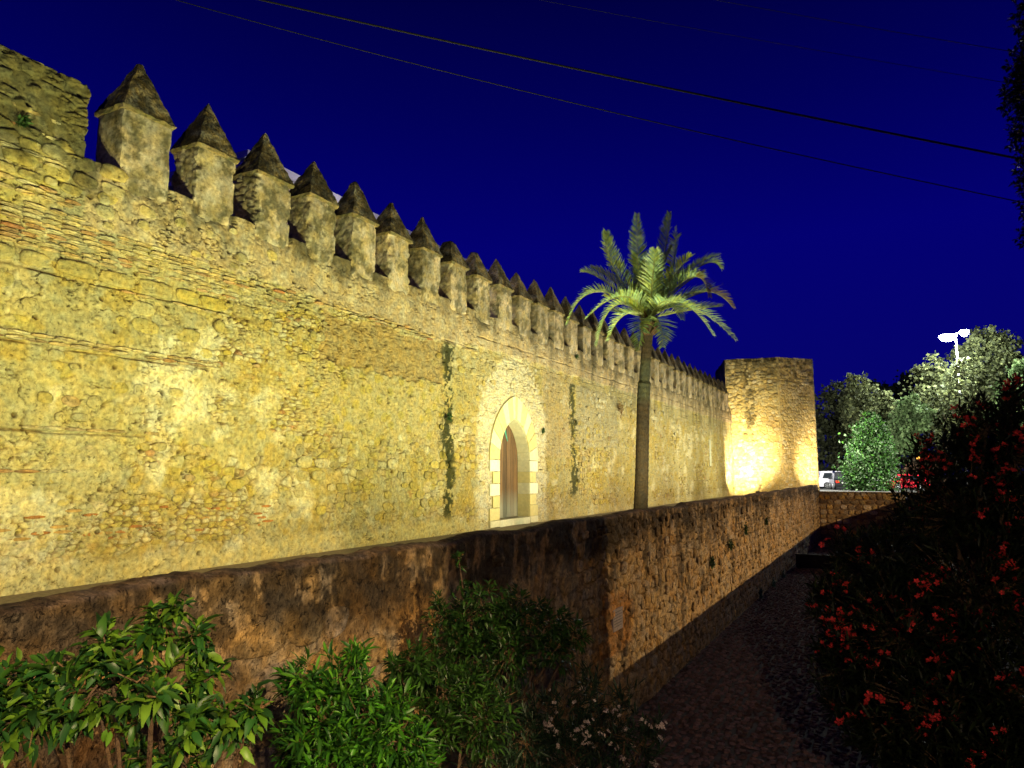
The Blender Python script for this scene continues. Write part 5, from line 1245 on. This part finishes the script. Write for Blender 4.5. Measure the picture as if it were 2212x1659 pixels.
def car(pos, rot, label, colour, cname, H=1.65, L=4.5, W=1.85, boxy=0.3):
    """x forward, origin on the ground"""
    root = thing('parked_car', label, 'car', pos, group='cars parked beyond the channel')
    root.rotation_euler = (0, 0, rot); mat = paint(cname, colour)
    hl = L/2; sill = 0.28; belt = H*0.57
    lower = [(-hl, 0.45), (-hl+0.06, sill), (hl-0.1, sill), (hl, 0.5), (hl-0.08, belt*0.82), (hl-1.0, belt*0.98), (-hl+0.12, belt), (-hl, belt*0.8)]
    roof = [(-hl+0.14, belt), (-hl+0.42*(1-boxy)+0.12, H*0.96), (-hl+1.1, H), (0.2, H*0.985), (hl-1.75, H*0.9), (hl-1.05, belt*0.985)]
    def extr(prof, w0, w1, b, c=(0.5, 0.5, 0.5)):
        n = len(prof); zt = max(p[1] for p in prof); zb = min(p[1] for p in prof)
        ww = [w0+(w1-w0)*(p[1]-zb)/(zt-zb) for p in prof]
        v = [(p[0], -w, p[1]) for p, w in zip(prof, ww)]+[(p[0], w, p[1]) for p, w in zip(prof, ww)]
        b.add(v, [tuple(range(n))[::-1], tuple(range(n, 2*n))]+[(k, n+k, n+(k+1) % n, (k+1) % n) for k in range(n)][::-1], c)
    b = MB(); extr(lower, W/2*0.98, W/2, b); extr(roof, W/2*0.97, W/2*0.80, b)
    me = b.mesh('body', mat)
    def part(nm_, me_, par=root, loc=(0, 0, 0)):
        o = bpy.data.objects.new(nm_, me_); COL.objects.link(o); o.parent = par; o.location = loc; WLOC[o.name] = np.zeros(3); return o
    body = part('body', me)
    bv = body.modifiers.new('bevel', 'BEVEL'); bv.width = 0.07; bv.segments = 3; bv.limit_method = 'ANGLE'
    for sg in (-1, 1):
        z0, z1 = belt+0.03, H*0.93
        yb, yt = W/2*0.955+0.012, W/2*0.82+0.03
        xs = [(-hl+0.35, -hl+0.62), (hl-1.35, hl-1.85)]
        mid = -0.1
        for x0b, x0t, x1b, x1t in ((xs[0][0]+0.05, xs[0][1]+0.05, mid-0.05, mid-0.05), (mid+0.05, mid+0.05, xs[1][0], xs[1][1])):
            bb = MB(); v = [(x0b, sg*yb, z0), (x1b, sg*yb, z0), (x1t, sg*yt, z1), (x0t, sg*yt, z1)]
            v += [(p[0], p[1]-sg*0.03, p[2]) for p in v]
            fs = [(0, 1, 2, 3), (0, 4, 5, 1), (1, 5, 6, 2), (2, 6, 7, 3), (3, 7, 4, 0)]
            bb.add(v, fs if sg < 0 else [q[::-1] for q in fs]); part('side_window', bb.mesh('side_window', M_GLASS))
    bb = MB(); r0 = roof[0]; r1 = roof[1]; d = 0.012
    bb.add([(r0[0]-d+0.03, -W/2*0.84, r0[1]+0.08), (r0[0]-d+0.03, W/2*0.84, r0[1]+0.08), (r1[0]-d-0.02, W/2*0.72, r1[1]-0.12), (r1[0]-d-0.02, -W/2*0.72, r1[1]-0.12)], [(3, 2, 1, 0)]); part('rear_window', bb.mesh('rear_window', M_GLASS))
    bb = MB(); r0 = roof[5]; r1 = roof[4]
    bb.add([(r0[0]+0.0, -W/2*0.86, r0[1]+0.05), (r0[0]+0.0, W/2*0.86, r0[1]+0.05), (r1[0]+0.05, W/2*0.78, r1[1]-0.03), (r1[0]+0.05, -W/2*0.78, r1[1]-0.03)], [(0, 1, 2, 3)]); part('windscreen', bb.mesh('windscreen', M_GLASS))
    for sg in (-1, 1):
        for x in (-hl+0.85, hl-0.9):
            bb = MB(); k = 16; R = 0.34
            v = []
            for yy, rr in ((0, R*0.95), (0.03, R), (0.2, R), (0.22, R*0.7)):
                for q in range(k): v.append((rr*math.cos(q*2*math.pi/k), yy*sg, rr*math.sin(q*2*math.pi/k)))
            fs = [(r*k+q, r*k+(q+1) % k, (r+1)*k+(q+1) % k, (r+1)*k+q) for r in range(3) for q in range(k)]+[tuple(3*k+q for q in range(k))]
            bb.add(v, fs); wh = part('wheel', bb.mesh('tyre', M_TYRE), root, (x, sg*(W/2-0.2), R))
            bb = MB()
            for q in range(5):
                a = q*2*math.pi/5; bb.tube([(0, 0.225*sg, 0), (R*0.62*math.cos(a), 0.225*sg, R*0.62*math.sin(a))], [0.05, 0.035], 4)
            ring = [(R*0.64*math.cos(q*2*math.pi/12), 0.22*sg, R*0.64*math.sin(q*2*math.pi/12)) for q in range(13)]
            bb.tube(ring, 0.025, 4, caps=False); part('rim', bb.mesh('rim', M_RIM), wh)
        bb = MB(); bb.box((-hl-0.02, sg*W/2*0.62-0.12, belt*0.68), (-hl+0.1, sg*W/2*0.62+0.2*1, belt*0.9)); part('tail_light', bb.mesh('tail_light', M_TAIL))
        bb = MB(); bb.box((hl-0.22, sg*W/2*0.62-0.15, belt*0.62), (hl-0.01, sg*W/2*0.62+0.2, belt*0.78)); part('headlight', bb.mesh('headlight', M_HL))
        bb = MB(); bb.box((hl-1.45, sg*(W/2)-0.02 if sg > 0 else -W/2-0.18, belt), (hl-1.3, sg*(W/2)+0.18 if sg > 0 else -W/2+0.02, belt+0.14)); part('wing_mirror', bb.mesh('wing_mirror', mat))
    bb = MB(); bb.box((-hl-0.025, -0.26, 0.62), (-hl+0.02, 0.26, 0.74)); part('number_plate', bb.mesh('number_plate', M_PLATE))
def cp(x, Z): p = at(x, 1056, Z); return (p[0], p[1], 0)
car(cp(1812, 75), math.radians(22), 'silver white estate car parked just right of the tower', (0.62, 0.60, 0.68), 'silver', 1.75, 4.6)
car(cp(1819, 70.5), math.radians(100), 'black car seen from behind next to the silver white one', (0.012, 0.012, 0.015), 'black', 1.75, 4.4)
car(cp(1915, 78), math.radians(25), 'white van partly hidden by the cone shaped tree', (0.72, 0.72, 0.78), 'white', 2.45, 5.0, 1.95, 0.8)
car(cp(1954, 70), math.radians(205), 'small red car with pale windows beside the oleander', (0.60, 0.012, 0.03), 'red', 1.45, 3.9, 1.7)

pk_ = at(2160, 930, 54)
street_lamp(pk_[0], pk_[1], 5.0, 30000, (0.96, 1.0, 0.84), 'low white lamp added out of sight behind the red oleander to light the trees', (1, 84, 7), size=150, skirt=False)  # unseen lamp added to light the fronts of the far trees
pk2 = at(1728, 930, 66)
street_lamp(pk2[0], pk2[1], 6.0, 14000, (0.98, 0.98, 0.88), 'white lamp added out of sight behind the corner tower to light the cars', (-1, 80, 3), size=150, skirt=False)  # unseen lamp added to light the parked cars from the left
M_FARL = plain('white_shop_light', (1, 1, 1), 0.5, emis=(0.95, 0.85, 1.0), estr=12); M_ORL = plain('orange_window_light', (1, 0.6, 0.2), 0.5, emis=(1.0, 0.45, 0.06), estr=2.5)
for i, (x, y, w, m, lab) in enumerate(((1772, 989, 11, M_FARL, 'longest white light strip beyond the tower edge'), (1789, 989, 4, M_FARL, 'middle small white light beyond the tower'), (1801, 989, 6, M_FARL, 'rightmost white light of the row beyond the tower'), (1983, 989, 7, M_ORL, 'orange lamp glowing behind the trees left of the oleander'), (1969, 1014, 3, M_ORL, 'small orange lamp low behind the trees'))):
    p = at(x, y, 99); b = MB(); s = w*99/F/2
    b.tube([(-s, 0, 0), (-s*0.7, 0, 0), (s*0.7, 0, 0), (s, 0, 0)], [0.05, 0.17, 0.17, 0.05], 6)
    t = thing('distant_lamp', lab, 'lamp', (p[0], p[1], 0)); link('lamp_tube', b.mesh('lamp_tube', m), t, p)
    b = MB(); b.tube([(0, 0, 0), (0, 0, p[2])], 0.05, 5); link('post', b.mesh('post', M_METAL), t, (p[0], p[1]+0.2, 0))
print('objects', len(bpy.data.objects), 'tris', sum(len(o.data.loops)-2*len(o.data.polygons) for o in bpy.data.objects if o.type == 'MESH'))
